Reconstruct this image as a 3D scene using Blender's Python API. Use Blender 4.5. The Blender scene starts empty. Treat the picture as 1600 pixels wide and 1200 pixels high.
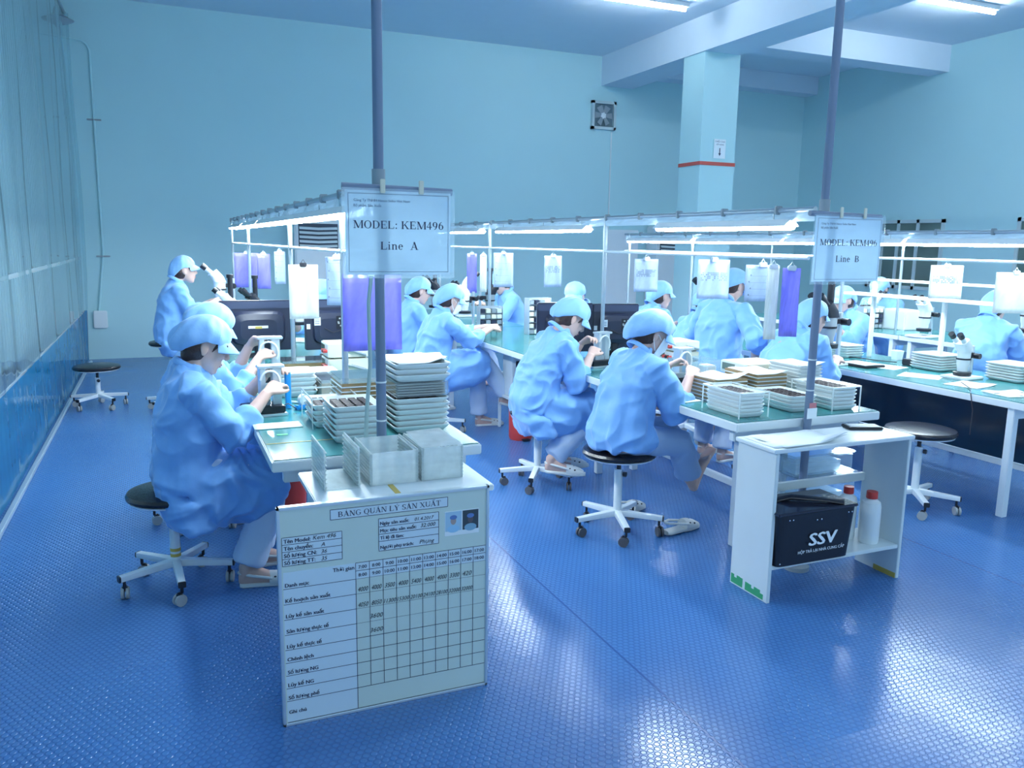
import bpy, bmesh, math, random
import numpy as np
from mathutils import Vector, Matrix, noise
random.seed(7)
PI = math.pi
scene = bpy.context.scene
COL = scene.collection

# ------------------------------------------------------------------ camera
cam_d = bpy.data.cameras.new('camera')
cam = bpy.data.objects.new('camera', cam_d)
COL.objects.link(cam)
cam_d.sensor_width = 36.0
cam_d.sensor_fit = 'HORIZONTAL'
cam_d.lens = 1278.0 / 1600.0 * 36.0
cam_d.clip_start = 0.05
cam_d.clip_end = 100

def cam_axes(yaw, pitch, roll):
    cy, sy, cp, sp = math.cos(yaw), math.sin(yaw), math.cos(pitch), math.sin(pitch)
    f = Vector((sy*cp, cy*cp, -sp)); r = Vector((cy, -sy, 0)); d = f.cross(r)
    cr, sr = math.cos(roll), math.sin(roll)
    return cr*r + sr*d, -sr*r + cr*d, f

_r, _d, _f = cam_axes(math.radians(23.25), math.radians(9.8), math.radians(-0.9))
cam.matrix_world = Matrix(((_r.x, -_d.x, -_f.x, 0), (_r.y, -_d.y, -_f.y, 0), (_r.z, -_d.z, -_f.z, 1.55), (0, 0, 0, 1)))
scene.camera = cam

# ------------------------------------------------------------------ view, world
scene.view_settings.view_transform = 'Standard'
scene.view_settings.look = 'None'
scene.view_settings.gamma = 1.0
scene.view_settings.use_curve_mapping = False
scene.view_settings.exposure = 0.22
scene.cycles.max_bounces = 8
scene.cycles.transparent_max_bounces = 12
scene.cycles.sample_clamp_indirect = 6.0
world = bpy.data.worlds.new('world')
scene.world = world
world.use_nodes = True
world.node_tree.nodes['Background'].inputs[0].default_value = (0.52, 0.78, 1.0, 1)
world.node_tree.nodes['Background'].inputs[1].default_value = 1.05

TUBE_LINE = 75.0
TUBE_CEIL = 80.0
LAMP_COL = (0.66, 0.86, 1.0)

def area(name, loc, sx, sy, power, rot=(0, 0, 0), col=LAMP_COL):
    l = bpy.data.lights.new(name, 'AREA'); l.shape = 'RECTANGLE'; l.size = sx; l.size_y = sy
    l.energy = power; l.color = col
    o = bpy.data.objects.new(name, l); COL.objects.link(o); o.location = loc; o.rotation_euler = rot
    return o

# ------------------------------------------------------------------ materials
MATS = {}
def _new(name):
    m = bpy.data.materials.new(name); m.use_nodes = True
    nt = m.node_tree; nt.nodes.clear()
    out = nt.nodes.new('ShaderNodeOutputMaterial')
    return m, nt, out

def mat(name, col, rough=0.5, metal=0.0, spec=0.5, var=0.04, vscale=6.0, bump=0.0, bscale=40.0, sheen=0.0, emit=None, estr=0.0, coat=0.0):
    if name in MATS: return MATS[name]
    m, nt, out = _new(name)
    b = nt.nodes.new('ShaderNodeBsdfPrincipled')
    nt.links.new(b.outputs[0], out.inputs[0])
    tc = nt.nodes.new('ShaderNodeTexCoord')
    nz = nt.nodes.new('ShaderNodeTexNoise'); nz.inputs['Scale'].default_value = vscale; nz.inputs['Detail'].default_value = 3
    nt.links.new(tc.outputs['Object'], nz.inputs['Vector'])
    mx = nt.nodes.new('ShaderNodeMix'); mx.data_type = 'RGBA'
    mx.inputs[6].default_value = tuple(max(0, c*(1-var)) for c in col) + (1,)
    mx.inputs[7].default_value = tuple(min(1, c*(1+var)) for c in col) + (1,)
    nt.links.new(nz.outputs['Fac'], mx.inputs[0])
    nt.links.new(mx.outputs[2], b.inputs['Base Color'])
    b.inputs['Roughness'].default_value = rough
    b.inputs['Metallic'].default_value = metal
    b.inputs['Specular IOR Level'].default_value = spec
    if sheen: b.inputs['Sheen Weight'].default_value = sheen
    if coat: b.inputs['Coat Weight'].default_value = coat; b.inputs['Coat Roughness'].default_value = 0.1
    if emit:
        b.inputs['Emission Color'].default_value = tuple(emit) + (1,)
        b.inputs['Emission Strength'].default_value = estr
    if bump:
        n2 = nt.nodes.new('ShaderNodeTexNoise'); n2.inputs['Scale'].default_value = bscale; n2.inputs['Detail'].default_value = 4
        nt.links.new(tc.outputs['Object'], n2.inputs['Vector'])
        bp = nt.nodes.new('ShaderNodeBump'); bp.inputs['Strength'].default_value = bump; bp.inputs['Distance'].default_value = 0.01
        nt.links.new(n2.outputs['Fac'], bp.inputs['Height']); nt.links.new(bp.outputs[0], b.inputs['Normal'])
    MATS[name] = m
    return m

def film(name, col, alpha=0.35, rough=0.05, refl=1.0, transl=0.3, wrinkle=0.0, wscale=6.0):
    """thin plastic: see-through, with Fresnel reflection and a share of diffuse body colour"""
    if name in MATS: return MATS[name]
    m, nt, out = _new(name)
    N = nt.nodes.new; L = nt.links.new
    tr = N('ShaderNodeBsdfTransparent'); tr.inputs[0].default_value = tuple(min(1, 0.35 + 0.65*c) for c in col) + (1,)
    df = N('ShaderNodeBsdfDiffuse'); df.inputs[0].default_value = col + (1,)
    tl = N('ShaderNodeBsdfTranslucent'); tl.inputs[0].default_value = col + (1,)
    nz = N('ShaderNodeTexNoise'); nz.inputs['Scale'].default_value = 3.0
    mb = N('ShaderNodeMixShader'); mb.inputs[0].default_value = transl; L(df.outputs[0], mb.inputs[1]); L(tl.outputs[0], mb.inputs[2])
    ma = N('ShaderNodeMixShader')
    mr = N('ShaderNodeMapRange'); mr.inputs['From Min'].default_value = 0.3; mr.inputs['From Max'].default_value = 0.7
    mr.inputs['To Min'].default_value = alpha*0.85; mr.inputs['To Max'].default_value = min(1, alpha*1.15)
    L(nz.outputs['Fac'], mr.inputs[0]); L(mr.outputs[0], ma.inputs[0]); L(tr.outputs[0], ma.inputs[1]); L(mb.outputs[0], ma.inputs[2])
    gl = N('ShaderNodeBsdfGlossy'); gl.inputs['Roughness'].default_value = rough
    fr = N('ShaderNodeLayerWeight'); fr.inputs['Blend'].default_value = 0.5      # Schlick: 0.04 + 0.96 f^5
    pw = N('ShaderNodeMath'); pw.operation = 'POWER'; pw.inputs[1].default_value = 5.0; L(fr.outputs['Facing'], pw.inputs[0])
    ml = N('ShaderNodeMath'); ml.operation = 'MULTIPLY_ADD'; ml.inputs[1].default_value = 1.05; ml.inputs[2].default_value = 0.05; L(pw.outputs[0], ml.inputs[0])
    mu = N('ShaderNodeMath'); mu.operation = 'MULTIPLY'; mu.use_clamp = True; mu.inputs[1].default_value = refl
    L(ml.outputs[0], mu.inputs[0])
    mf = N('ShaderNodeMixShader'); L(mu.outputs[0], mf.inputs[0]); L(ma.outputs[0], mf.inputs[1]); L(gl.outputs[0], mf.inputs[2])
    L(mf.outputs[0], out.inputs[0])
    if wrinkle:
        tc = N('ShaderNodeTexCoord'); mp = N('ShaderNodeMapping'); mp.inputs['Scale'].default_value = (1, 1, 0.25)
        n2 = N('ShaderNodeTexNoise'); n2.inputs['Scale'].default_value = wscale
        L(tc.outputs['Object'], mp.inputs[0]); L(mp.outputs[0], n2.inputs['Vector'])
        bp = N('ShaderNodeBump'); bp.inputs['Strength'].default_value = wrinkle; bp.inputs['Distance'].default_value = 0.05
        L(n2.outputs['Fac'], bp.inputs['Height']); L(bp.outputs[0], gl.inputs['Normal']); L(bp.outputs[0], fr.inputs['Normal'])
    MATS[name] = m
    return m

def emis(name, col, s):
    if name in MATS: return MATS[name]
    m, nt, out = _new(name)
    e = nt.nodes.new('ShaderNodeEmission'); e.inputs[0].default_value = col + (1,); e.inputs[1].default_value = s
    nt.links.new(e.outputs[0], out.inputs[0]); MATS[name] = m
    return m

def floor_material():
    m, nt, out = _new('coin_floor')
    N = nt.nodes.new; L = nt.links.new
    b = N('ShaderNodeBsdfPrincipled'); L(b.outputs[0], out.inputs[0])
    tc = N('ShaderNodeTexCoord')
    s = 0.025
    mp = N('ShaderNodeMapping'); mp.inputs['Scale'].default_value = (1/s, 1/(s*math.sqrt(3)), 0)
    L(tc.outputs['Object'], mp.inputs[0])
    ds = []
    for off in (0.0, 0.5):
        a = N('ShaderNodeVectorMath'); a.operation = 'ADD'; a.inputs[1].default_value = (off, off, 0); L(mp.outputs[0], a.inputs[0])
        f = N('ShaderNodeVectorMath'); f.operation = 'FRACTION'; L(a.outputs[0], f.inputs[0])
        c = N('ShaderNodeVectorMath'); c.operation = 'SUBTRACT'; c.inputs[1].default_value = (0.5, 0.5, 0); L(f.outputs[0], c.inputs[0])
        k = N('ShaderNodeVectorMath'); k.operation = 'MULTIPLY'; k.inputs[1].default_value = (1, math.sqrt(3), 0); L(c.outputs[0], k.inputs[0])
        l = N('ShaderNodeVectorMath'); l.operation = 'LENGTH'; L(k.outputs[0], l.inputs[0]); ds.append(l)
    mn = N('ShaderNodeMath'); mn.operation = 'MINIMUM'; L(ds[0].outputs['Value'], mn.inputs[0]); L(ds[1].outputs['Value'], mn.inputs[1])
    mr = N('ShaderNodeMapRange'); mr.interpolation_type = 'SMOOTHSTEP'
    mr.inputs['From Min'].default_value = 0.30; mr.inputs['From Max'].default_value = 0.47
    mr.inputs['To Min'].default_value = 1.0; mr.inputs['To Max'].default_value = 0.0
    L(mn.outputs[0], mr.inputs[0])
    # seams between the mat lengths, every 1.85 m across the lines
    sx = N('ShaderNodeSeparateXYZ'); L(tc.outputs['Object'], sx.inputs[0])
    ad = N('ShaderNodeMath'); ad.operation = 'ADD'; ad.inputs[1].default_value = -1.10 + 18.5
    xm = N('ShaderNodeMath'); xm.operation = 'MAXIMUM'; xm.inputs[1].default_value = 0.2; L(sx.outputs[0], xm.inputs[0]); L(xm.outputs[0], ad.inputs[0])
    pp = N('ShaderNodeMath'); pp.operation = 'PINGPONG'; pp.inputs[1].default_value = 1.0525; L(ad.outputs[0], pp.inputs[0])
    sm = N('ShaderNodeMapRange'); sm.interpolation_type = 'SMOOTHSTEP'; sm.inputs['From Min'].default_value = 0.002; sm.inputs['From Max'].default_value = 0.007
    L(pp.outputs[0], sm.inputs[0])
    hm = N('ShaderNodeMath'); hm.operation = 'MULTIPLY'; L(mr.outputs[0], hm.inputs[0]); L(sm.outputs[0], hm.inputs[1])
    bg = N('ShaderNodeTexNoise'); bg.inputs['Scale'].default_value = 1.4; L(tc.outputs['Object'], bg.inputs['Vector'])
    bp2 = N('ShaderNodeBump'); bp2.inputs['Strength'].default_value = 0.25; bp2.inputs['Distance'].default_value = 0.03; L(bg.outputs['Fac'], bp2.inputs['Height'])
    bp = N('ShaderNodeBump'); bp.inputs['Strength'].default_value = 0.9; bp.inputs['Distance'].default_value = 0.0022
    L(hm.outputs[0], bp.inputs['Height']); L(bp2.outputs[0], bp.inputs['Normal']); L(bp.outputs[0], b.inputs['Normal'])
    cr = N('ShaderNodeMix'); cr.data_type = 'RGBA'
    cr.inputs[6].default_value = (0.032, 0.115, 0.33, 1); cr.inputs[7].default_value = (0.065, 0.215, 0.52, 1)
    nz = N('ShaderNodeTexNoise'); nz.inputs['Scale'].default_value = 0.9; nz.inputs['Detail'].default_value = 4; L(tc.outputs['Object'], nz.inputs['Vector'])
    mm = N('ShaderNodeMath'); mm.operation = 'MULTIPLY_ADD'; mm.inputs[1].default_value = 0.35; L(hm.outputs[0], mm.inputs[0]); L(nz.outputs['Fac'], mm.inputs[2])
    mc = N('ShaderNodeMath'); mc.operation = 'MULTIPLY'; L(mm.outputs[0], mc.inputs[0]); L(sm.outputs[0], mc.inputs[1])
    L(mc.outputs[0], cr.inputs[0]); L(cr.outputs[2], b.inputs['Base Color'])
    b.inputs['Roughness'].default_value = 0.20
    b.inputs['Specular IOR Level'].default_value = 0.75
    return m

M_floor = floor_material()
M_wall = mat('wall_paint', (0.50, 0.76, 0.80), 0.6, var=0.03, vscale=1.5)
M_ceil = mat('ceiling_paint', (0.70, 0.80, 0.90), 0.7, var=0.02)
M_panel = mat('wall_panel', (0.55, 0.72, 0.76), 0.4)
M_white = mat('white_laminate', (0.80, 0.86, 0.88), 0.35, var=0.03)
M_cab = mat('grey_white_board', (0.72, 0.80, 0.82), 0.45, var=0.05)
M_steelw = mat('white_paint_metal', (0.82, 0.88, 0.90), 0.3)
M_mat = mat('green_bench_mat', (0.045, 0.24, 0.25), 0.16, spec=0.8, var=0.12, vscale=5)
M_black = mat('black_vinyl', (0.012, 0.011, 0.016), 0.25, spec=0.6, bump=0.15, bscale=60)
M_plasticb = mat('black_plastic', (0.012, 0.014, 0.022), 0.35)
M_navy = mat('dark_monitor_plastic', (0.020, 0.026, 0.055), 0.35)
M_pole = mat('grey_blue_pipe', (0.17, 0.23, 0.34), 0.35)
M_rail = mat('galvanised_pipe', (0.42, 0.50, 0.55), 0.3, metal=0.6)
M_alu = mat('aluminium', (0.72, 0.80, 0.84), 0.3, metal=0.7)
M_rubber = mat('caster_rubber', (0.10, 0.10, 0.11), 0.5)
M_castc = mat('pale_caster', (0.42, 0.44, 0.43), 0.4)
M_chrome = mat('chrome', (0.7, 0.72, 0.75), 0.15, metal=1.0)
M_coat = mat('lab_coat_cloth', (0.19, 0.43, 0.84), 0.62, var=0.05, vscale=9, bump=0.25, bscale=18, sheen=0.3)
M_cap = mat('cap_cloth', (0.25, 0.50, 0.88), 0.62, var=0.05, vscale=9, bump=0.25, bscale=22, sheen=0.3)
M_trs = mat('white_trouser_cloth', (0.60, 0.72, 0.90), 0.7, bump=0.3, bscale=14)
M_trg = mat('grey_blue_trouser_cloth', (0.36, 0.50, 0.74), 0.7, bump=0.3, bscale=14)
M_skin = mat('skin', (0.66, 0.44, 0.37), 0.5, var=0.05, vscale=20)
M_hair = mat('dark_brown_hair', (0.045, 0.022, 0.018), 0.45, bump=0.4, bscale=90)
M_eye = mat('eye_dark', (0.02, 0.015, 0.015), 0.3)
M_lip = mat('lip', (0.55, 0.22, 0.24), 0.4)
M_mask = mat('face_mask_cloth', (0.86, 0.92, 0.95), 0.8)
M_maskd = mat('dark_face_mask_cloth', (0.10, 0.12, 0.2), 0.8)
M_clog = mat('white_clog_rubber', (0.72, 0.74, 0.72), 0.5)
M_clogd = mat('clog_hole', (0.05, 0.05, 0.05), 0.6)
M_tray = mat('white_tray_plastic', (0.88, 0.93, 0.93), 0.35)
M_dark = mat('dark_parts', (0.06, 0.04, 0.04), 0.5, var=0.5, vscale=60)
M_wood = mat('brown_tray_board', (0.42, 0.27, 0.13), 0.45, var=0.2, vscale=14)
M_cream = mat('cream_enamel', (0.78, 0.76, 0.62), 0.35)
M_red = mat('red_plastic', (0.62, 0.06, 0.05), 0.35)
M_blue = mat('bright_blue_plastic', (0.02, 0.33, 0.80), 0.3)
M_greyp = mat('grey_plastic', (0.30, 0.36, 0.40), 0.4)
M_paper = mat('paper', (0.86, 0.91, 0.94), 0.8, var=0.02)
M_ink = mat('print_ink', (0.03, 0.04, 0.09), 0.6)
M_inkl = mat('grey_print', (0.20, 0.26, 0.34), 0.7)
M_pen = mat('marker_ink', (0.01, 0.01, 0.03), 0.5)
M_board = mat('board_face', (0.66, 0.76, 0.70), 0.35, var=0.04)
M_label = mat('board_label_paper', (0.68, 0.80, 0.88), 0.6, var=0.03)
M_tape = mat('yellow_tape', (0.62, 0.45, 0.10), 0.5)
M_taper = mat('red_wall_tape', (0.62, 0.10, 0.08), 0.5)
M_green = mat('green_paint', (0.05, 0.40, 0.18), 0.5)
M_cable = mat('dark_cable', (0.03, 0.03, 0.04), 0.5)
M_hose = mat('pale_green_hose', (0.45, 0.58, 0.56), 0.35)
M_winb = mat('dark_window_glass', (0.13, 0.19, 0.17), 0.1, var=0.4, vscale=1.3)
M_teal = mat('dark_teal_panel', (0.006, 0.03, 0.055), 0.12, spec=0.6)
M_frame = mat('window_frame_paint', (0.55, 0.66, 0.68), 0.4)
M_acry = film('acrylic', (0.95, 1.0, 1.0), 0.72, 0.08, 1.0, 0.5)
M_clear = film('clear_plastic', (0.80, 0.92, 0.98), 0.18, 0.05, 1.6, 0.4)
M_vinyl = film('curtain_vinyl', (0.78, 0.92, 0.95), 0.22, 0.06, 1.0, 0.5, wrinkle=0.25, wscale=1.6)
M_vinylb = film('curtain_vinyl_blue', (0.03, 0.26, 0.52), 0.80, 0.04, 0.6, 0.4, wrinkle=0.4, wscale=2.5)
M_sleeve = film('sign_sleeve', (0.80, 0.92, 1.0), 0.06, 0.03, 1.6, 0.5, wrinkle=0.35, wscale=5)
M_purple = film('violet_sheet', (0.42, 0.40, 0.95), 0.88, 0.1, 1.0, 0.6)
M_signp = film('sign_paper', (0.88, 0.96, 1.0), 0.985, 0.6, 0.1, 0.45)
M_sheet = film('hanging_paper', (0.55, 0.66, 0.82), 0.97, 0.5, 0.2, 0.45)
M_sheetw = film('hanging_paper_white', (0.88, 0.92, 0.90), 0.985, 0.5, 0.2, 0.45)
M_hood = film('lamp_hood_film', (0.75, 0.90, 1.0), 0.75, 0.2, 0.6, 0.5)
M_tube = emis('bench_tube_glow', (0.80, 0.93, 1.0), TUBE_LINE)
M_tubec = emis('ceiling_tube_glow', (0.80, 0.92, 1.0), TUBE_CEIL)

# ------------------------------------------------------------------ mesh builder
class MB:
    def __init__(s): s.v = []; s.f = []; s.m = []; s.mats = []; s.cur = 0
    def use(s, m):
        if m not in s.mats: s.mats.append(m)
        s.cur = s.mats.index(m); return s
    def add(s, vs, fs):
        o = len(s.v); s.v += [tuple(v) for v in vs]; s.f += [tuple(i+o for i in f) for f in fs]; s.m += [s.cur]*len(fs); return s
    def box(s, x0, x1, y0, y1, z0, z1):
        return s.add([(x0,y0,z0),(x1,y0,z0),(x1,y1,z0),(x0,y1,z0),(x0,y0,z1),(x1,y0,z1),(x1,y1,z1),(x0,y1,z1)],
                     [(0,3,2,1),(4,5,6,7),(0,1,5,4),(1,2,6,5),(2,3,7,6),(3,0,4,7)])
    def bbox(s, x0, x1, y0, y1, z0, z1, b=0.004):
        """box with chamfered edges"""
        b = min(b, abs(x1-x0)*0.45, abs(y1-y0)*0.45, abs(z1-z0)*0.45)
        bm = bmesh.new(); bmesh.ops.create_cube(bm, size=1.0)
        for v in bm.verts: v.co = Vector(((x0+x1)/2+v.co.x*(x1-x0), (y0+y1)/2+v.co.y*(y1-y0), (z0+z1)/2+v.co.z*(z1-z0)))
        bmesh.ops.bevel(bm, geom=bm.edges[:], offset=b, segments=2, affect='EDGES')
        bm.verts.ensure_lookup_table()
        s.add([v.co.copy() for v in bm.verts], [[v.index for v in f.verts] for f in bm.faces]); bm.free(); return s
    def quad(s, a, b, c, d): return s.add([a,b,c,d], [(0,1,2,3)])
    def tube(s, pts, rads, seg=10, caps=True, flat=1.0, up=None):
        pts = [Vector(p) for p in pts]
        if not hasattr(rads, '__len__'): rads = [rads]*len(pts)
        n = len(pts); tang = []
        for i in range(n):
            a = pts[max(0, i-1)]; b = pts[min(n-1, i+1)]
            t = (b-a); tang.append(t.normalized() if t.length > 1e-9 else Vector((0,0,1)))
        u = Vector(up) if up else (Vector((0,0,1)) if abs(tang[0].z) < 0.9 else Vector((1,0,0)))
        vs = []; fs = []
        for i in range(n):
            t = tang[i]; u = (u - t*u.dot(t)); u = u.normalized() if u.length > 1e-6 else t.orthogonal().normalized(); w = t.cross(u)
            for k in range(seg):
                a = 2*PI*k/seg
                vs.append(pts[i] + u*(math.cos(a)*rads[i]) + w*(math.sin(a)*rads[i]*flat))
        for i in range(n-1):
            for k in range(seg):
                k2 = (k+1) % seg
                fs.append((i*seg+k, i*seg+k2, (i+1)*seg+k2, (i+1)*seg+k))
        if caps:
            a = len(vs); vs.append(pts[0] - tang[0]*rads[0]*0.3); b = len(vs); vs.append(pts[-1] + tang[-1]*rads[-1]*0.3)
            for k in range(seg):
                fs.append((a, (k+1) % seg, k)); fs.append((b, (n-1)*seg+k, (n-1)*seg+(k+1) % seg))
        return s.add(vs, fs)
    def cyl(s, p0, p1, r, seg=16, r2=None):
        p0 = Vector(p0); p1 = Vector(p1); r2 = r if r2 is None else r2
        t = (p1-p0).normalized(); u = t.orthogonal().normalized(); w = t.cross(u); vs = []; fs = []
        for p, rr in ((p0, r), (p1, r2)):
            for k in range(seg):
                a = 2*PI*k/seg; vs.append(p + u*math.cos(a)*rr + w*math.sin(a)*rr)
        for k in range(seg): fs.append((k, (k+1) % seg, seg+(k+1) % seg, seg+k))
        fs.append(tuple(range(seg))[::-1]); fs.append(tuple(range(seg, 2*seg)))
        return s.add(vs, fs)
    def lathe(s, prof, c=(0,0,0), seg=32, sx=1.0, sy=1.0):
        vs = []; fs = []; n = len(prof)
        for r, z in prof:
            for k in range(seg):
                a = 2*PI*k/seg; vs.append((c[0]+r*math.cos(a)*sx, c[1]+r*math.sin(a)*sy, c[2]+z))
        for i in range(n-1):
            for k in range(seg): fs.append((i*seg+k, i*seg+(k+1) % seg, (i+1)*seg+(k+1) % seg, (i+1)*seg+k))
        if prof[0][0] > 1e-5: fs.append(tuple(range(seg))[::-1])
        if prof[-1][0] > 1e-5: fs.append(tuple(range((n-1)*seg, n*seg)))
        return s.add(vs, fs)
    def ell(s, c, r, seg=16, rings=10, rot=None):
        vs = []; fs = []; c = Vector(c)
        for i in range(1, rings):
            th = PI*i/rings
            for k in range(seg):
                a = 2*PI*k/seg; p = Vector((r[0]*math.sin(th)*math.cos(a), r[1]*math.sin(th)*math.sin(a), r[2]*math.cos(th)))
                if rot is not None: p = rot @ p
                vs.append(c+p)
        t = Vector((0,0,r[2])); t = rot @ t if rot is not None else t
        vs.append(c+t); vs.append(c-t); T = len(vs)-2; B = T+1
        for i in range(rings-2):
            for k in range(seg): fs.append((i*seg+k, (i+1)*seg+k, (i+1)*seg+(k+1) % seg, i*seg+(k+1) % seg))
        for k in range(seg):
            fs.append((T, k, (k+1) % seg)); fs.append((B, (rings-2)*seg+(k+1) % seg, (rings-2)*seg+k))
        return s.add(vs, fs)
    def loft(s, secs, seg=20, power=2.0):
        """secs: (centre, u-vector, w-vector) half axes; superellipse sections, closed"""
        vs = []; fs = []; n = len(secs)
        for c, u, w in secs:
            c, u, w = Vector(c), Vector(u), Vector(w)
            for k in range(seg):
                a = 2*PI*k/seg; ca, sa = math.cos(a), math.sin(a)
                ca = math.copysign(abs(ca)**(2/power), ca); sa = math.copysign(abs(sa)**(2/power), sa)
                vs.append(c + u*ca + w*sa)
        for i in range(n-1):
            for k in range(seg): fs.append((i*seg+k, i*seg+(k+1) % seg, (i+1)*seg+(k+1) % seg, (i+1)*seg+k))
        fs.append(tuple(range(seg))[::-1]); fs.append(tuple(range((n-1)*seg, n*seg)))
        return s.add(vs, fs)
    def prism(s, poly, z0, z1, ax='z'):
        n = len(poly)
        def P(a, b, c): return {'z': (a, b, c), 'y': (a, c, b), 'x': (c, a, b)}[ax]
        vs = [P(a, b, z0) for a, b in poly] + [P(a, b, z1) for a, b in poly]
        fs = [tuple(range(n))[::-1], tuple(range(n, 2*n))] + [(i, (i+1) % n, n+(i+1) % n, n+i) for i in range(n)]
        return s.add(vs, fs)
    def xf(s, mtx, start=0):
        for i in range(start, len(s.v)): s.v[i] = tuple(mtx @ Vector(s.v[i]))
        return s
    def build(s, name, m=None, parent=None, smooth=False, fixn=True):
        me = bpy.data.meshes.new(name)
        me.from_pydata([tuple(v) for v in s.v], [], s.f); 
        ms = s.mats if s.mats else [m]
        if m is not None and s.mats and m not in s.mats: pass
        for x in ms: me.materials.append(x)
        me.polygons.foreach_set('material_index', s.m)
        me.update(); me.validate()
        if fixn:
            bm = bmesh.new(); bm.from_mesh(me); bmesh.ops.recalc_face_normals(bm, faces=bm.faces[:]); bm.to_mesh(me); bm.free()
        if smooth: shade(me)
        o = bpy.data.objects.new(name, me); COL.objects.link(o)
        if parent: o.parent = parent
        return o

def shade(me, ang=40):
    me.polygons.foreach_set('use_smooth', [True]*len(me.polygons))
    try: me.set_sharp_from_angle(angle=math.radians(ang))
    except Exception: pass

def thing(name, label, cat, loc=(0,0,0), rz=0.0, group=None):
    o = bpy.data.objects.new(name, None); o.empty_display_size = 0.05; COL.objects.link(o)
    o.location = loc; o.rotation_euler = (0, 0, rz); o['label'] = label; o['category'] = cat
    if group: o['group'] = group
    return o

def tag(o, label, cat, group=None):
    o['label'] = label; o['category'] = cat
    if group: o['group'] = group
    return o

def struct(o): o['kind'] = 'structure'; return o
def stuff(o): o['kind'] = 'stuff'; return o

def rrect(x0, x1, y0, y1, r, n=4):
    pts = []
    for cx, cy, a0 in ((x1-r, y0+r, -90), (x1-r, y1-r, 0), (x0+r, y1-r, 90), (x0+r, y0+r, 180)):
        for i in range(n+1):
            a = math.radians(a0+90*i/n); pts.append((cx+r*math.cos(a), cy+r*math.sin(a)))
    return pts

# ------------------------------------------------------------------ lettering
_tcache = {}
def text_polys(t):
    if t in _tcache: return _tcache[t]
    cu = bpy.data.curves.new('t', 'FONT'); cu.body = t; cu.size = 1.0; cu.resolution_u = 2
    o = bpy.data.objects.new('t', cu); COL.objects.link(o)
    dg = bpy.context.evaluated_depsgraph_get(); me = bpy.data.meshes.new_from_object(o.evaluated_get(dg))
    r = ([v.co.copy() for v in me.vertices], [tuple(p.vertices) for p in me.polygons])
    bpy.data.objects.remove(o); bpy.data.curves.remove(cu); bpy.data.meshes.remove(me)
    _tcache[t] = r; return r

def put_text(mb, t, org, U, V, size, width=None, shear=0.0, align='l', bold=0.0):
    """flat lettering laid on the plane org + x*U + y*V"""
    vs, fs = text_polys(t)
    if not vs: return
    xs = [v.x for v in vs]; w = (max(xs)-min(xs))*size; x0 = min(xs)*size
    k = 1.0 if width is None else width/max(w, 1e-6)
    off = {'l': 0, 'c': -w*k/2, 'r': -w*k}[align]
    org, U, V = Vector(org), Vector(U), Vector(V); n = U.cross(V)
    for j, (dx, dy) in enumerate(((0, 0),) if not bold else ((-bold, 0), (bold, 0), (0, bold*0.4))):
        mb.add([org + U*(((v.x*size-x0)*k+off) + shear*v.y*size + dx*size) + V*(v.y*size+dy*size) + n*0.00005*j for v in vs], fs)

# a small bold serif face, drawn from stems, hairlines and bowls (cap height 0.66)
TH, HN = 0.120, 0.044
def _R(x0, y0, x1, y1): return [(x0,y0),(x1,y0),(x1,y1),(x0,y1)]
def _S(x, y, w=0.2): return _R(x-w/2, y, x+w/2, y+HN)
def _stem(x, y0, y1, ser=True):
    r = [_R(x-TH/2, y0, x+TH/2, y1)]
    if ser: r += [_S(x, y0), _S(x, y1-HN)]
    return r
def _ln(x0, y0, x1, y1, w): return [(x0-w/2,y0),(x0+w/2,y0),(x1+w/2,y1),(x1-w/2,y1)]
def _arc(cx, cy, rx, ry, a0, a1, n=14, th=TH, tn=HN):
    out = []
    for i in range(n):
        q = []
        for a in (a0+(a1-a0)*i/n, a0+(a1-a0)*(i+1)/n):
            a = math.radians(a); w = tn+(th-tn)*abs(math.cos(a))
            q.append((a, w))
        (a, w), (b, v) = q
        out.append([(cx+rx*math.cos(a), cy+ry*math.sin(a)), (cx+rx*math.cos(b), cy+ry*math.sin(b)),
                    (cx+(rx-v)*math.cos(b), cy+(ry-tn)*math.sin(b)), (cx+(rx-w)*math.cos(a), cy+(ry-tn)*math.sin(a))])
    return out
CH = 0.66
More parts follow.
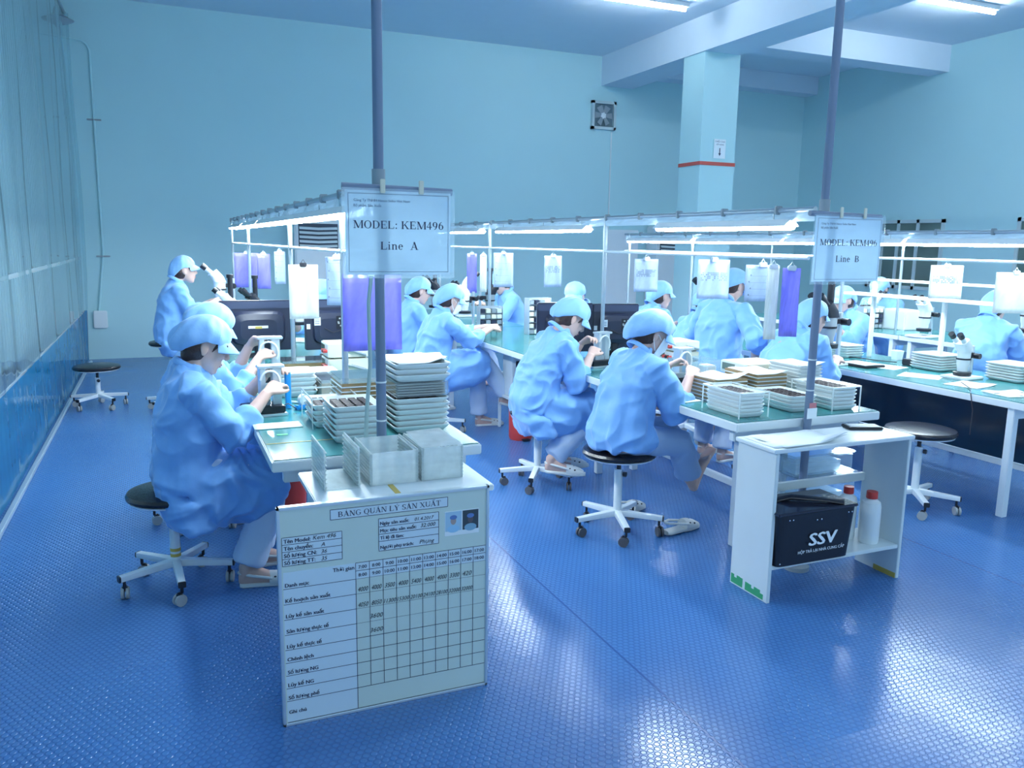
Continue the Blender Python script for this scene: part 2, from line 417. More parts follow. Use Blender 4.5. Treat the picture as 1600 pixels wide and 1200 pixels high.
SERIF = {
 'M': (0.90, _stem(0.10,0,CH,False)[:0]+[_ln(0.13,0,0.13,CH,HN), _S(0.13,0), _S(0.10,CH-HN,0.16), _ln(0.45,0.02,0.16,CH,0.13), _ln(0.45,0.02,0.74,CH,HN)]+_stem(0.77,0,CH)),
 'N': (0.74, [_ln(0.13,0,0.13,CH,HN), _S(0.13,0), _S(0.10,CH-HN,0.16), _ln(0.58,0,0.16,CH,0.12), _ln(0.62,0,0.62,CH,HN), _S(0.62,CH-HN)]),
 'O': (0.74, _arc(0.37,0.33,0.32,0.34,0,360,28)),
 'Q': (0.74, _arc(0.37,0.33,0.32,0.34,0,360,28)+[_ln(0.62,-0.16,0.38,0.02,0.10)]),
 'G': (0.74, _arc(0.39,0.33,0.33,0.34,50,320,24)+[_R(0.55,0.06,0.65,0.28), _S(0.60,0.26,0.22), _R(0.60,0.48,0.63,0.64)]),
 'D': (0.72, _stem(0.15,0,CH)+_arc(0.30,0.33,0.36,0.33,-90,90,16)+[_R(0.15,0,0.30,HN), _R(0.15,CH-HN,0.30,CH)]),
 'E': (0.64, _stem(0.15,0,CH)+[_R(0.15,0,0.56,HN), _R(0.15,CH-HN,0.54,CH), _R(0.15,0.32,0.42,0.355), _R(0.53,0,0.57,0.17), _R(0.51,0.50,0.545,CH), _R(0.40,0.25,0.43,0.42)]),
 'L': (0.62, _stem(0.15,0,CH)+[_R(0.15,0,0.55,HN), _R(0.53,0,0.57,0.18)]),
 'K': (0.76, _stem(0.15,0,CH)+[_ln(0.20,0.26,0.58,CH,0.05), _S(0.58,CH-HN,0.2), _ln(0.62,0,0.33,0.40,0.13), _S(0.62,0,0.24)]),
 'B': (0.68, _stem(0.15,0,CH)+_arc(0.30,0.49,0.25,0.17,-90,90,12)+_arc(0.30,0.175,0.31,0.175,-90,90,12)+[_R(0.15,0,0.30,HN), _R(0.15,CH-HN,0.30,CH), _R(0.15,0.32,0.3,0.35)]),
 'A': (0.72, [_ln(0.10,0,0.35,CH,HN), _ln(0.58,0,0.34,CH+0.01,0.13), _R(0.20,0.20,0.48,0.235), _S(0.10,0), _S(0.60,0,0.24)]),
 'U': (0.72, [_R(0.10,0.2,0.205,CH), _S(0.15,CH-HN), _ln(0.60,0.2,0.60,CH,HN), _S(0.60,CH-HN,0.18)]+_arc(0.358,0.22,0.26,0.23,180,360,16)),
 'Y': (0.72, [_R(0.31,0,0.415,0.32), _S(0.36,0,0.24), _ln(0.36,0.28,0.14,CH,0.12), _ln(0.37,0.28,0.60,CH,HN), _S(0.14,CH-HN), _S(0.60,CH-HN,0.18)]),
 'X': (0.72, [_ln(0.60,0,0.14,CH,0.13), _ln(0.12,0,0.58,CH,HN), _S(0.12,0,0.18), _S(0.60,0,0.24), _S(0.14,CH-HN,0.24), _S(0.58,CH-HN,0.18)]),
 'T': (0.66, [_R(0.28,0,0.385,CH), _S(0.33,0,0.26), _R(0.04,CH-HN,0.62,CH), _R(0.04,0.48,0.075,CH), _R(0.585,0.48,0.62,CH)]),
 'S': (0.56, _arc(0.28,0.49,0.22,0.18,30,270,14)+_arc(0.28,0.165,0.23,0.175,-150,90,14)+[_R(0.46,0.46,0.49,0.64), _R(0.05,0.02,0.08,0.2)]),
 'i': (0.30, [_R(0.09,0,0.19,0.45), _S(0.14,0,0.2), _R(0.03,0.42,0.15,0.455)]+[[(0.14+0.06*math.cos(a), 0.60+0.06*math.sin(a)) for a in [2*PI*k/10 for k in range(10)]]]),
 'n': (0.56, [_R(0.09,0,0.19,0.45), _S(0.14,0,0.2), _R(0.03,0.42,0.15,0.455), _R(0.37,0,0.47,0.30), _S(0.42,0,0.2)]+_arc(0.31,0.30,0.16,0.16,0,150,10)),
 'e': (0.48, _arc(0.24,0.225,0.20,0.235,0,320,20)+[_R(0.10,0.24,0.42,0.27)]),
 ':': (0.30, [[(0.15+0.06*math.cos(a), y+0.06*math.sin(a)) for a in [2*PI*k/10 for k in range(10)]] for y in (0.06, 0.39)]),
 '4': (0.54, [_R(0.29,0,0.39,CH), _R(0.03,0.17,0.50,0.23), _ln(0.05,0.2,0.36,CH,0.045)]),
 '9': (0.54, _arc(0.26,0.44,0.22,0.22,0,360,20)+_arc(0.14,0.42,0.34,0.44,-80,10,12)),
 '6': (0.54, _arc(0.27,0.22,0.22,0.22,0,360,20)+_arc(0.39,0.24,0.34,0.44,100,190,12)),
 ' ': (0.28, []),
}
MARKS = {'?': [[(0.30,0.70),(0.40,0.72),(0.42,0.80),(0.34,0.84),(0.32,0.82),(0.37,0.79),(0.36,0.74)]], '/': [[(0.33,0.71),(0.38,0.71),(0.47,0.84),(0.40,0.84)]], '^': [[(0.20,0.71),(0.26,0.71),(0.35,0.79),(0.44,0.71),(0.50,0.71),(0.38,0.84),(0.32,0.84)]]}
def serif_text(mb, items, org, U, V, size, align='c', track=0.0):
    """items: list of (glyph, marks)"""
    w = sum(SERIF[g][0]+track for g, _ in items)*size
    x = {'c': -w/2, 'l': 0}[align]
    org, U, V = Vector(org), Vector(U), Vector(V); n = U.cross(V); j = 0
    for g, mk in items:
        adv, polys = SERIF[g]
        for poly in polys + [p for c in mk for p in [[(a+(adv-0.70)/2+(0.14 if c == '/' and '^' in mk else 0), b+(0.06 if c == '/' and '^' in mk else 0)) for a, b in q] for q in MARKS[c]]]:
            j += 1
            mb.add([org + U*(x+px*size) + V*(py*size) + n*(0.00002*(j % 9)) for px, py in poly], [tuple(range(len(poly)))])
        x += (adv+track)*size
def plain(t): return [(c, '') for c in t]
# ================================================================== the room
XR, YB, ZC, XL = 10.4, 11.6, 4.38, -1.25
def slab(name, x0, x1, y0, y1, z0, z1, m):
    return struct(MB().box(x0, x1, y0, y1, z0, z1).build(name, m))
slab('floor', XL-0.1, XR+0.1, -2.5, YB+0.1, -0.1, 0.0, M_floor)
slab('ceiling', XL-0.1, XR+0.1, -2.5, YB+0.1, ZC, ZC+0.1, M_ceil)
slab('wall_back', XL, XR, YB, YB+0.1, 0, ZC, M_wall)
slab('wall_right', XR, XR+0.1, -2.5, YB, 0, ZC, M_wall)
w = MB().box(XL-0.1, XL, -2.5, YB, 0, ZC)
y = -2.4
while y < YB-0.1:
    w.box(XL, XL+0.008, y, y+0.10, 0.0, ZC-0.01); y += 0.14
struct(w.build('wall_left', M_panel))
slab('trim_1', 6.40, 6.96, -2.5, YB, 3.95, ZC, M_ceil)          # long ceiling beam
slab('trim_2', 6.96, XR, 8.75, 9.10, 4.02, ZC, M_ceil)          # cross beam
slab('trim_3', 6.96, XR, 11.3, YB, 4.10, ZC, M_ceil)            # beam over the back wall
slab('column', 6.42, 6.96, 8.98, 9.44, 0, 3.95, M_wall)
struct(MB().box(6.412, 6.968, 8.972, 9.448, 2.57, 2.615).build('trim_4', M_taper))
nt = MB().use(M_paper).box(6.62, 6.80, 8.968, 8.972, 2.66, 2.90)
nt.use(M_ink); put_text(nt, 'CHIỀU CAO', (6.71, 8.9675, 2.86), (1,0,0), (0,0,1), 0.028, align='c'); put_text(nt, 'XẾP HÀNG', (6.71, 8.9675, 2.825), (1,0,0), (0,0,1), 0.024, align='c')
nt.box(6.704, 6.716, 8.965, 8.968, 2.71, 2.79); nt.add([(6.69, 8.966, 2.725), (6.73, 8.966, 2.725), (6.71, 8.966, 2.69)], [(0,1,2)])
tag(nt.build('wall_notice', fixn=False), 'small white notice with a dark arrow pointing down at the red line on the column', 'notice')

# high windows in the right wall
def window(n, y0, y1, z0, z1, bars):
    m = MB().use(M_frame)
    x = XR-0.03
    m.box(x, XR, y0, y1, z0, z0+0.05).box(x, XR, y0, y1, z1-0.05, z1).box(x, XR, y0, y0+0.05, z0, z1).box(x, XR, y1-0.05, y1, z0, z1)
    for b in bars: m.box(x, XR, b-0.025, b+0.025, z0, z1)
    o = struct(m.build('window_%d' % n)); p = MB().box(XR-0.012, XR-0.004, y0+0.05, y1-0.05, z0+0.05, z1-0.05).build('pane', M_winb, o)
window(1, 8.55, 9.90, 0.95, 1.98, (9.0, 9.35))
window(2, 6.2, 7.45, 0.95, 1.98, (6.9,))

# conduit on the back wall, with clips and a switch box
cz = MB().tube([(-1.15, YB-0.014, 3.90), (-0.72, YB-0.014, 3.86), (-0.665, YB-0.014, 3.82), (-0.64, YB-0.014, 3.75), (-0.64, YB-0.014, 1.35), (-0.73, YB-0.014, 0.62)], 0.014, 8)
c = tag(cz.build('wall_conduit', M_wall, smooth=True), 'thin pale conduit running down the back wall to a switch box', 'conduit')
for z in (1.3, 2.95): MB().bbox(-0.72, -0.56, YB-0.03, YB, z-0.006, z+0.012).build('clip', M_greyp, c)
s_ = tag(MB().bbox(-0.80, -0.64, YB-0.05, YB-0.001, 0.40, 0.62, 0.01).build('switch_box', M_white), 'small white switch box at the foot of the wall conduit', 'switch box')
t = thing('wall_loudspeaker', 'dark horn loudspeaker high in the far left corner', 'loudspeaker', (-0.93, 11.3, 4.05))
MB().lathe([(0.03, 0.10), (0.05, 0.02), (0.17, -0.04), (0.16, -0.05), (0.04, -0.10), (0.0, -0.16)], seg=20).build('horn', M_greyp, t, smooth=True)
MB().cyl((0, 0, 0.08), (0, 0, 0.325), 0.012).build('bracket', M_greyp, t)

# extractor fan
t = thing('extractor_fan', 'square wall extractor fan high on the back wall', 'fan', (6.44, YB, 3.51))
f = MB(); a = 0.21
f.box(-a, a, -0.06, -0.001, a-0.04, a).box(-a, a, -0.06, -0.001, -a, -a+0.04).box(-a, -a+0.04, -0.06, -0.001, -a, a).box(a-0.04, a, -0.06, -0.001, -a, a)
f.build('frame', M_frame, t)
f = MB()
for k in range(6):
    an = k*PI/3; f.loft([((math.cos(an)*r, -0.03, math.sin(an)*r), (-math.sin(an)*0.02*(1+r*9), 0.01, math.cos(an)*0.02*(1+r*9)), (0, 0.003, 0)) for r in (0.04, 0.10, 0.15)], 8)
f.build('blade', M_greyp, t); MB().lathe([(0.0, 0.0), (0.045, 0.0), (0.05, 0.03), (0.0, 0.035)], seg=20).xf(Matrix.Rotation(PI/2, 4, 'X')).build('hub', M_white, t)
MB().box(-a+0.04, a-0.04, -0.012, -0.002, -a+0.04, a-0.04).build('back_grille', mat('fan_back', (0.12, 0.2, 0.24), 0.5), t)
tag(MB().tube([(6.60, YB-0.012, 3.27), (6.60, YB-0.012, 1.7)], 0.010, 8).build('wall_conduit', M_white), 'thin white conduit running down from the extractor fan', 'conduit')

# cabinet air conditioners against the back wall
def aircon(x, label, w=0.62):
    t = thing('air_conditioner', label, 'air conditioner', (x, YB-0.001, 0))
    MB().bbox(-w/2, w/2, -0.34, 0, 0.0, 1.85, 0.02).build('body', M_white, t)
    g = MB().box(-w/2+0.05, w/2-0.05, -0.350, -0.341, 1.42, 1.76).build('outlet', mat('vent_dark', (0.05, 0.07, 0.10), 0.6), t)
    l = MB()
    for k in range(5):
        z = 1.46+k*0.058
        l.loft([((-w/2+0.06 + (w-0.12)*i/6, -0.360, z+0.010*abs(i-3)/3), (0, 0.010, 0.017), (0, -0.002, 0.003)) for i in range(7)], 8)
    l.build('louvre', M_cab, t)
    MB().bbox(-w/2+0.05, w/2-0.05, -0.352, -0.341, 0.15, 0.75, 0.004).build('intake_panel', M_cab, t)
aircon(1.98, 'tall white cabinet air conditioner with curved dark louvres at the back wall, behind line A')
aircon(7.62, 'tall white cabinet air conditioner at the back wall beside the bright white wall panel', 0.60)
tag(MB().bbox(6.55, 7.15, YB-0.05, YB-0.001, 0.55, 1.78, 0.01).build('wall_board', M_paper), 'bright blank white board on the back wall left of the second air conditioner', 'board')

# vinyl curtain along the left aisle
def curtain():
    t = thing('vinyl_curtain', 'clear vinyl curtain with a blue lower band hanging along the left aisle', 'curtain', (-0.87, 6.4, 0))
    def sheet(z0, z1, amp, ny=170, nz=8):
        m = MB(); vs = []; fs = []
        for i in range(ny+1):
            y = -5.4+10.4*i/ny
            for k in range(nz+1):
                z = z0+(z1-z0)*k/nz
                x = amp*(math.sin(y*5.1)+0.6*math.sin(y*11.3+1.2)) * (0.4+0.6*z/4.0) + 0.012*math.sin(y*2.1+z*2.0)*min(1, z/2)
                if y > 4.0: x += (y-4.0)*0.05*math.sin(y*22)*min(1, z)
                vs.append((x, y, z))
        for i in range(ny):
            for k in range(nz):
                a = i*(nz+1)+k; fs.append((a, a+nz+1, a+nz+2, a+1))
        return m.add(vs, fs)
    sheet(0.645, 4.1, 0.018).build('clear_sheet', M_vinyl, t, smooth=True, fixn=False)
    sheet(0.03, 0.645, 0.006).build('blue_band', M_vinylb, t, smooth=True, fixn=False)
    MB().box(-0.004, 0.004, -5.4, 4.9, 1.275, 1.305).build('welded_seam', M_acry, t)
    MB().box(-0.004, 0.004, -5.4, 4.9, 0.638, 0.652).build('welded_seam', M_acry, t)
    MB().cyl((0, -5.4, 4.11), (0, 5.0, 4.11), 0.02).build('curtain_rail', M_rail, t)
    for yy in (-4.5, -1.5, 1.5, 4.5): MB().cyl((0, yy, 4.12), (0, yy, ZC), 0.008).build('hanger', M_rail, t)
    h = MB()
    h.bbox(0.012, 0.045, -5.4, 4.9, 0.0, 0.028, 0.006).bbox(-0.05, -0.018, -5.4, 4.9, 0.0, 0.028, 0.006)
    h.build('floor_channel', M_alu, t)
curtain()

# ceiling tubes
def ceil_tube(x, y, label, L=1.2):
    t = thing('ceiling_light', label, 'ceiling light', (x, y, ZC-0.002), 0, 'fluorescent tubes under the ceiling')
    MB().bbox(-L/2-0.03, L/2+0.03, -0.05, 0.05, -0.05, 0, 0.008).build('housing', M_white, t)
    MB().cyl((-L/2, 0, -0.075), (L/2, 0, -0.075), 0.02, 8).build('tube', M_tubec, t)
ceil_tube(5.30, 8.70, 'bright fluorescent tube on the ceiling left of the long beam')
for x, y, lab in ((5.3, 4.6, 'fluorescent ceiling tube above line C'), (8.6, 7.2, 'fluorescent ceiling tube by the right wall, far one'), (8.6, 3.6, 'fluorescent ceiling tube by the right wall, near one'),
                  (0.9, 3.4, 'fluorescent ceiling tube above the left aisle at the near end'), (2.6, 0.6, 'unseen ceiling tube added for front light nearest the viewer, left'), (6.0, 1.0, 'unseen ceiling tube added for front light nearest the viewer, right')):  # pair nearest the viewer is out of view, added to light signs and board
    ceil_tube(x, y, lab, 1.2)

# ================================================================== benches
def bench(label, x0, x1, y0, y1, z=0.75, matc=M_mat, rest=None, inset=None):
    t = thing('work_bench', label, 'table', ((x0+x1)/2, (y0+y1)/2, 0), 0, 'work benches in rows')
    a, b = (x1-x0)/2, (y1-y0)/2
    MB().bbox(-a, a, -b, b, z-0.045, z-0.004, 0.004).build('tabletop', M_white, t)
    mt = MB().use(matc).bbox(-a+0.008, a-0.008, -b+0.012, b-0.006, z-0.004, z, 0.001)
    mt.build('bench_mat', None, t)
    for sx in (-1, 1):
        for sy in (-1, 1):
            lx, ly = (a-0.05, b-0.10) if not inset else (a-inset, b-0.34)
            MB().bbox(sx*lx-0.022, sx*lx+0.022, sy*ly-0.022, sy*ly+0.022, 0.0, z-0.045, 0.003).build('leg', M_steelw, t)
    MB().bbox(-a+0.05, a-0.05, -b+0.08, -b+0.12, z-0.11, z-0.046).bbox(-a+0.05, a-0.05, b-0.12, b-0.08, z-0.11, z-0.046).bbox(a-0.07, a-0.03, -b+0.1, b-0.1, z-0.11, z-0.046).build('apron', M_steelw, t)
    rs = rest or (a-0.11,)
    if inset:
        for sy in (-1, 1): MB().bbox(-a+inset, a-0.09, sy*(b-0.34)-0.015, sy*(b-0.34)+0.015, 0.10, 0.13).build('cross_bar', M_steelw, t)
    for r in rs: MB().bbox(r-0.018, r+0.018, -b+0.05, b-0.05, 0.10, 0.14).build('foot_rail', M_steelw, t)
    return t
XA0, XA1, XB0, XB1, XC0, XC1, XD0, XD1, ZCB = 0.34, 1.16, 2.40, 3.28, 4.45, 5.35, 6.35, 7.15, 0.70
bench('white framed bench with green mat at the near end of line A', XA0, XA1, 3.00, 5.18, inset=0.30)
bench('middle bench of line A, carrying two large dark monitors', XA0, XA1, 5.19, 7.36)
bench('far bench of line A, by the back wall', XA0, XA1, 7.37, 9.60)
bench('bench with green mat at the near end of line B, behind the open cabinet', XB0, XB1, 2.96, 5.10, inset=0.30)
bench('middle bench of line B, in front of the masked worker', XB0, XB1, 5.11, 7.25)
bench('far bench of line B', XB0, XB1, 7.26, 9.40)
t = bench('long bench at the right edge of the view, with a binocular microscope and papers', XC0, XC1, 3.02, 5.30, ZCB)
MB().bbox(0.28, 0.30, -1.05, 1.10, 0.16, ZCB-0.115).build('back_panel', M_teal, t)
bench('middle bench of line C, where two workers sit at microscopes', XC0, XC1, 5.31, 7.5, ZCB)
bench('bench of the row behind line C, near part', XD0, XD1, 3.4, 5.6)
bench('bench of the row behind line C, far part', XD0, XD1, 5.61, 8.0)
tag(MB().box(XA0+0.012, XA1-0.35, 3.262, 3.268, 0.7505, 0.7515).build('yellow_guide_tape', M_tape), 'thin yellow tape line stuck across the green mat of line A', 'tape')

# ------------------------------------------------------------------ line gantries
def gantry(nm, x, y0, y1, posts, ztop, zpaper, zlamp, zt, label, clips=True):
    t = thing('bench_gantry', label, 'gantry', (x, y0, 0))
    L = y1-y0
    MB().cyl((0, 0, ztop), (0, L, ztop), 0.013, 10).build('top_rail', M_rail, t, smooth=True)
    MB().cyl((0, 0.02, zpaper), (0, L, zpaper), 0.009, 10).build('paper_rail', M_steelw, t, smooth=True)
    for p in posts:
        q = p-y0
        MB().cyl((0, q, zt), (0, q, ztop+0.012), 0.014, 12).build('post', M_rail, t, smooth=True)
    f = MB(); n = 30; vs = []; fs = []
    for i in range(n+1):
        yy = L*i/n
        for k, (dx, dz) in enumerate(((0.016, -0.004), (0.03, -0.03), (0.012, -0.055))):
            vs.append((dx*math.sin(i*1.7)*0.5, yy, ztop+dz))
    for i in range(n):
        for k in range(2): fs.append((i*3+k, i*3+3+k, i*3+4+k, i*3+1+k))
    f.add(vs, fs).build('film_strip', M_hood, t, fixn=False)
    yy = 0.25
    while yy < L:
        MB().bbox(-0.020, 0.020, yy-0.010, yy+0.010, ztop-0.020, ztop+0.022, 0.004).build('clamp', M_greyp, t); yy += 0.42
    return t
gantry('A', 0.75, 3.0, 9.6, (3.66, 5.25, 7.80, 9.55), 1.745, 1.50, 1.69, 0.75, 'steel pipe gantry carrying tubes and papers above line A')
gantry('B', 2.80, 3.0, 8.6, (4.95, 7.08, 8.55), 1.725, 1.50, 1.68, 0.75, 'steel pipe gantry carrying tubes and papers above line B')
gantry('C', 4.90, 3.0, 8.2, (4.9, 6.9, 8.1), 1.665, 1.48, 1.62, ZCB, 'steel pipe gantry carrying tubes and papers above line C')
gantry('D', 6.75, 3.4, 8.0, (4.0, 6.0, 7.9), 1.70, 1.45, 1.65, 0.75, 'steel pipe gantry above the bench row behind line C')
# double white posts and cross shelf of line C
t = thing('shelf_rack', 'white upright frame with a narrow shelf standing on the right-hand bench', 'shelf', (5.15, 4.45, ZCB))
for yy in (-0.28, 0.36): MB().bbox(-0.016, 0.016, yy-0.014, yy+0.014, 0, 0.62).build('upright', M_steelw, t)
MB().bbox(-0.06, 0.10, -0.80, 0.62, 0.48, 0.50).build('shelf_board', M_white, t)
MB().bbox(-0.016, 0.016, -0.8, 0.62, 0.60, 0.62).build('rail', M_steelw, t)

def bench_tube(x, y, z, label, L=1.18, rz=0.0, group='fluorescent tubes under the gantry rails', hang=0.03):
    t = thing('bench_light', label, 'bench light', (x, y, z), rz, group)
    MB().prism([(-0.05, -0.012), (-0.018, 0.022), (0.018, 0.022), (0.05, -0.012), (0.044, -0.012), (0.014, 0.016), (-0.014, 0.016), (-0.044, -0.012)], -L/2-0.02, L/2+0.02, 'y').build('reflector', M_white, t)
    for sx in (-0.026, 0.026): MB().cyl((sx, -L/2, -0.012), (sx, L/2, -0.012), 0.017, 8).build('tube', M_tube, t)
    for sy in (-0.8, 0.8): MB().cyl((0, sy*L/2, 0.02), (0, sy*L/2, 0.02+hang), 0.004, 6).build('hanger', M_rail, t)
ORD = ['first', 'second', 'third', 'fourth', 'fifth', 'sixth', 'seventh', 'eighth', 'ninth', 'tenth', 'eleventh', 'twelfth']
for nm, x, z, ys in (('A', 0.75, 1.672, (3.75, 4.97, 6.19, 7.45, 8.80)), ('B', 2.80, 1.660, (3.72, 4.28+0.0, 5.62, 6.45, 7.9)), ('C', 4.90, 1.600, (3.7, 4.95, 6.2, 7.5)), ('D', 6.75, 1.635, (4.1, 5.5, 7.0))):
    for i, yy in enumerate(ys):
        L = 1.18
        if nm == 'B': L = (1.1, 0.0, 0.8, 0.8, 1.18)[i]
        if L == 0: continue
        bench_tube(x, yy, z, '%s glowing fluorescent tube from the near end above %s' % (ORD[i], {'D': 'the bench row behind line C'}.get(nm, 'line '+nm)), L)
for i, (x, y) in enumerate(((3.5, 6.9), (3.9, 5.0), (3.9, 3.6))):
    pass

# poles, sign bars, signs
def sign_pole(nm, x, y, bx0, bx1, by, bz, label):
    t = thing('sign_pole', label, 'pole', (x, y, 0))
    MB().cyl((0, 0, 0), (0.0, 0, 1.70), 0.0185, 20).cyl((0, 0, 1.70), (0.0, 0, ZC), 0.0185, 20).build('pipe', M_pole, t, smooth=True)
    MB().cyl((0, 0, bz-0.03), (0, 0, bz+0.065), 0.024, 20).build('coupling', M_greyp, t, smooth=True)
    MB().cyl((0, 0, 0), (0, 0, 0.02), 0.06, 24).build('foot_flange', M_greyp, t, smooth=True)
    for zt in (0.885, 1.03): MB().cyl((0, 0, zt), (0, 0, zt+0.006), 0.0205, 20).build('cable_tie', M_white, t)
    MB().cyl((bx0-x, by-y, bz), (bx1-x, by-y, bz-0.008), 0.0125, 14).build('sign_bar', M_pole, t, smooth=True)
    return t
sign_pole('A', 0.735, 2.945, 0.595, 0.996, 2.905, 1.735, 'grey-blue floor-to-ceiling pipe pole carrying the Line A sign')
sign_pole('B', 2.790, 2.935, 2.672, 3.095, 2.895, 1.700, 'grey-blue floor-to-ceiling pipe pole carrying the Line B sign')
def big_sign(x0, x1, y, z0, z1, letter, label, glossy=False):
    t = thing('line_sign', label, 'sign', ((x0+x1)/2, y, (z0+z1)/2))
    a, b = (x1-x0)/2, (z1-z0)/2
    sk = -0.012
    p = MB().use(M_signp).box(-a, a, -0.001, 0.0, -b, b); p.build('sheet', None, t)
    MB().box(-a-0.012, a+0.014, -0.0045, -0.0035, -b-0.012, b+0.008).build('plastic_sleeve', M_sleeve if glossy else M_clear, t)
    k = MB().use(M_inkl); e = 0.010; Y = -0.0055
    for q in ((-a+e, a-e, -b+e, -b+e+0.0018), (-a+e, a-e, b-e-0.0018, b-e), (-a+e, -a+e+0.0018, -b+e, b-e), (a-e-0.0018, a-e, -b+e, b-e)):
        k.box(q[0], q[1], Y, Y+0.0002, q[2], q[3])
    U, V = (1, 0, 0), (0, 0, 1); w = 2*a
    put_text(k, 'Công Ty TNHH Hanco Seiko Viet Nam', (-a+0.03, Y, b-0.038), U, V, 0.0125, bold=0.02)
    put_text(k, 'Bộ phận: Sản Xuất', (-a+0.03, Y, b-0.056), U, V, 0.0125, bold=0.02)
    k.use(M_ink)
    S = w*0.86/(sum(SERIF[c][0] for c in 'MODEL: KEM496'))
    serif_text(k, plain('MODEL: KEM496'), (0.0, Y, 0.016), U, V, S)
    serif_text(k, plain('Line  '+letter), (0.0, Y, -0.057), U, V, S*1.02, track=0.02)
    k.build('printed_text', None, t, fixn=False)
    for xx in (-0.06, 0.08): MB().bbox(xx-0.009, xx+0.009, -0.012, -0.0058, b-0.008, b+0.040, 0.002).build('clip', M_cream, t)
big_sign(0.600, 0.985, 2.885, 1.430, 1.722, 'A', 'large printed paper sign reading MODEL: KEM496 Line A')
big_sign(2.690, 3.088, 2.875, 1.398, 1.690, 'B', 'large glossy sleeved paper sign reading MODEL: KEM496 Line B', True)
tag(MB().tube([(0.70, 2.925, 1.425), (0.688, 2.925, 1.33), (0.690, 2.92, 1.1), (0.676, 2.92, 0.95), (0.667, 2.925, 0.76)], 0.0075, 10).build('air_hose', M_hose, smooth=True), 'pale green air hose running down beside the Line A pole', 'hose')

# ================================================================== cabinets at the line ends
t = thing('end_cabinet', 'white open cabinet behind the production board at the end of line A', 'cabinet', (0.72, 2.72, 0))
MB().bbox(-0.30, 0.31, -0.18, 0.20, 0.70, 0.722, 0.003).build('top_board', M_white, t)
for x in (-0.262, 0.272): MB().bbox(x-0.009, x+0.009, -0.16, 0.19, 0, 0.699, 0.002).build('side_panel', M_cab, t)
MB().bbox(-0.252, 0.262, -0.14, 0.18, 0.16, 0.178, 0.002).build('shelf', M_cab, t)
MB().bbox(-0.038, -0.018, -0.182, -0.06, 0.7005, 0.7232, 0.001).build('tape_piece', M_tape, t)
t = thing('end_cabinet', 'grey-white open cabinet holding a black box and white bottles at the end of line B', 'cabinet', (2.775, 2.80, 0))
MB().bbox(-0.41, 0.41, -0.14, 0.125, 0.680, 0.698, 0.003).build('top_board', M_white, t)
s1 = MB().use(M_cab).bbox(-0.395, -0.377, -0.135, 0.12, 0, 0.679, 0.002).use(M_green)
for i in range(11):
    y0 = -0.11+i*0.02; z = 0.02+0.018*math.sin(i*2.1)**2+ (0.0 if i < 6 else 0.006)
    if i in (6,): continue
    s1.box(-0.3965, -0.395, y0, y0+0.021, 0.008, 0.012+z)
s1.build('side_panel', None, t)
s2 = MB().use(M_cab).bbox(0.377, 0.395, -0.135, 0.12, 0, 0.679, 0.002).use(M_tape).box(0.3755, 0.377, -0.13, 0.0, 0.0, 0.025); s2.build('side_panel', None, t)
MB().bbox(-0.377, 0.377, -0.13, 0.12, 0.150, 0.168, 0.002).build('shelf', M_cab, t)
MB().bbox(-0.377, 0.377, 0.10, 0.118, 0.42, 0.46, 0.002).build('back_rail', M_cab, t)

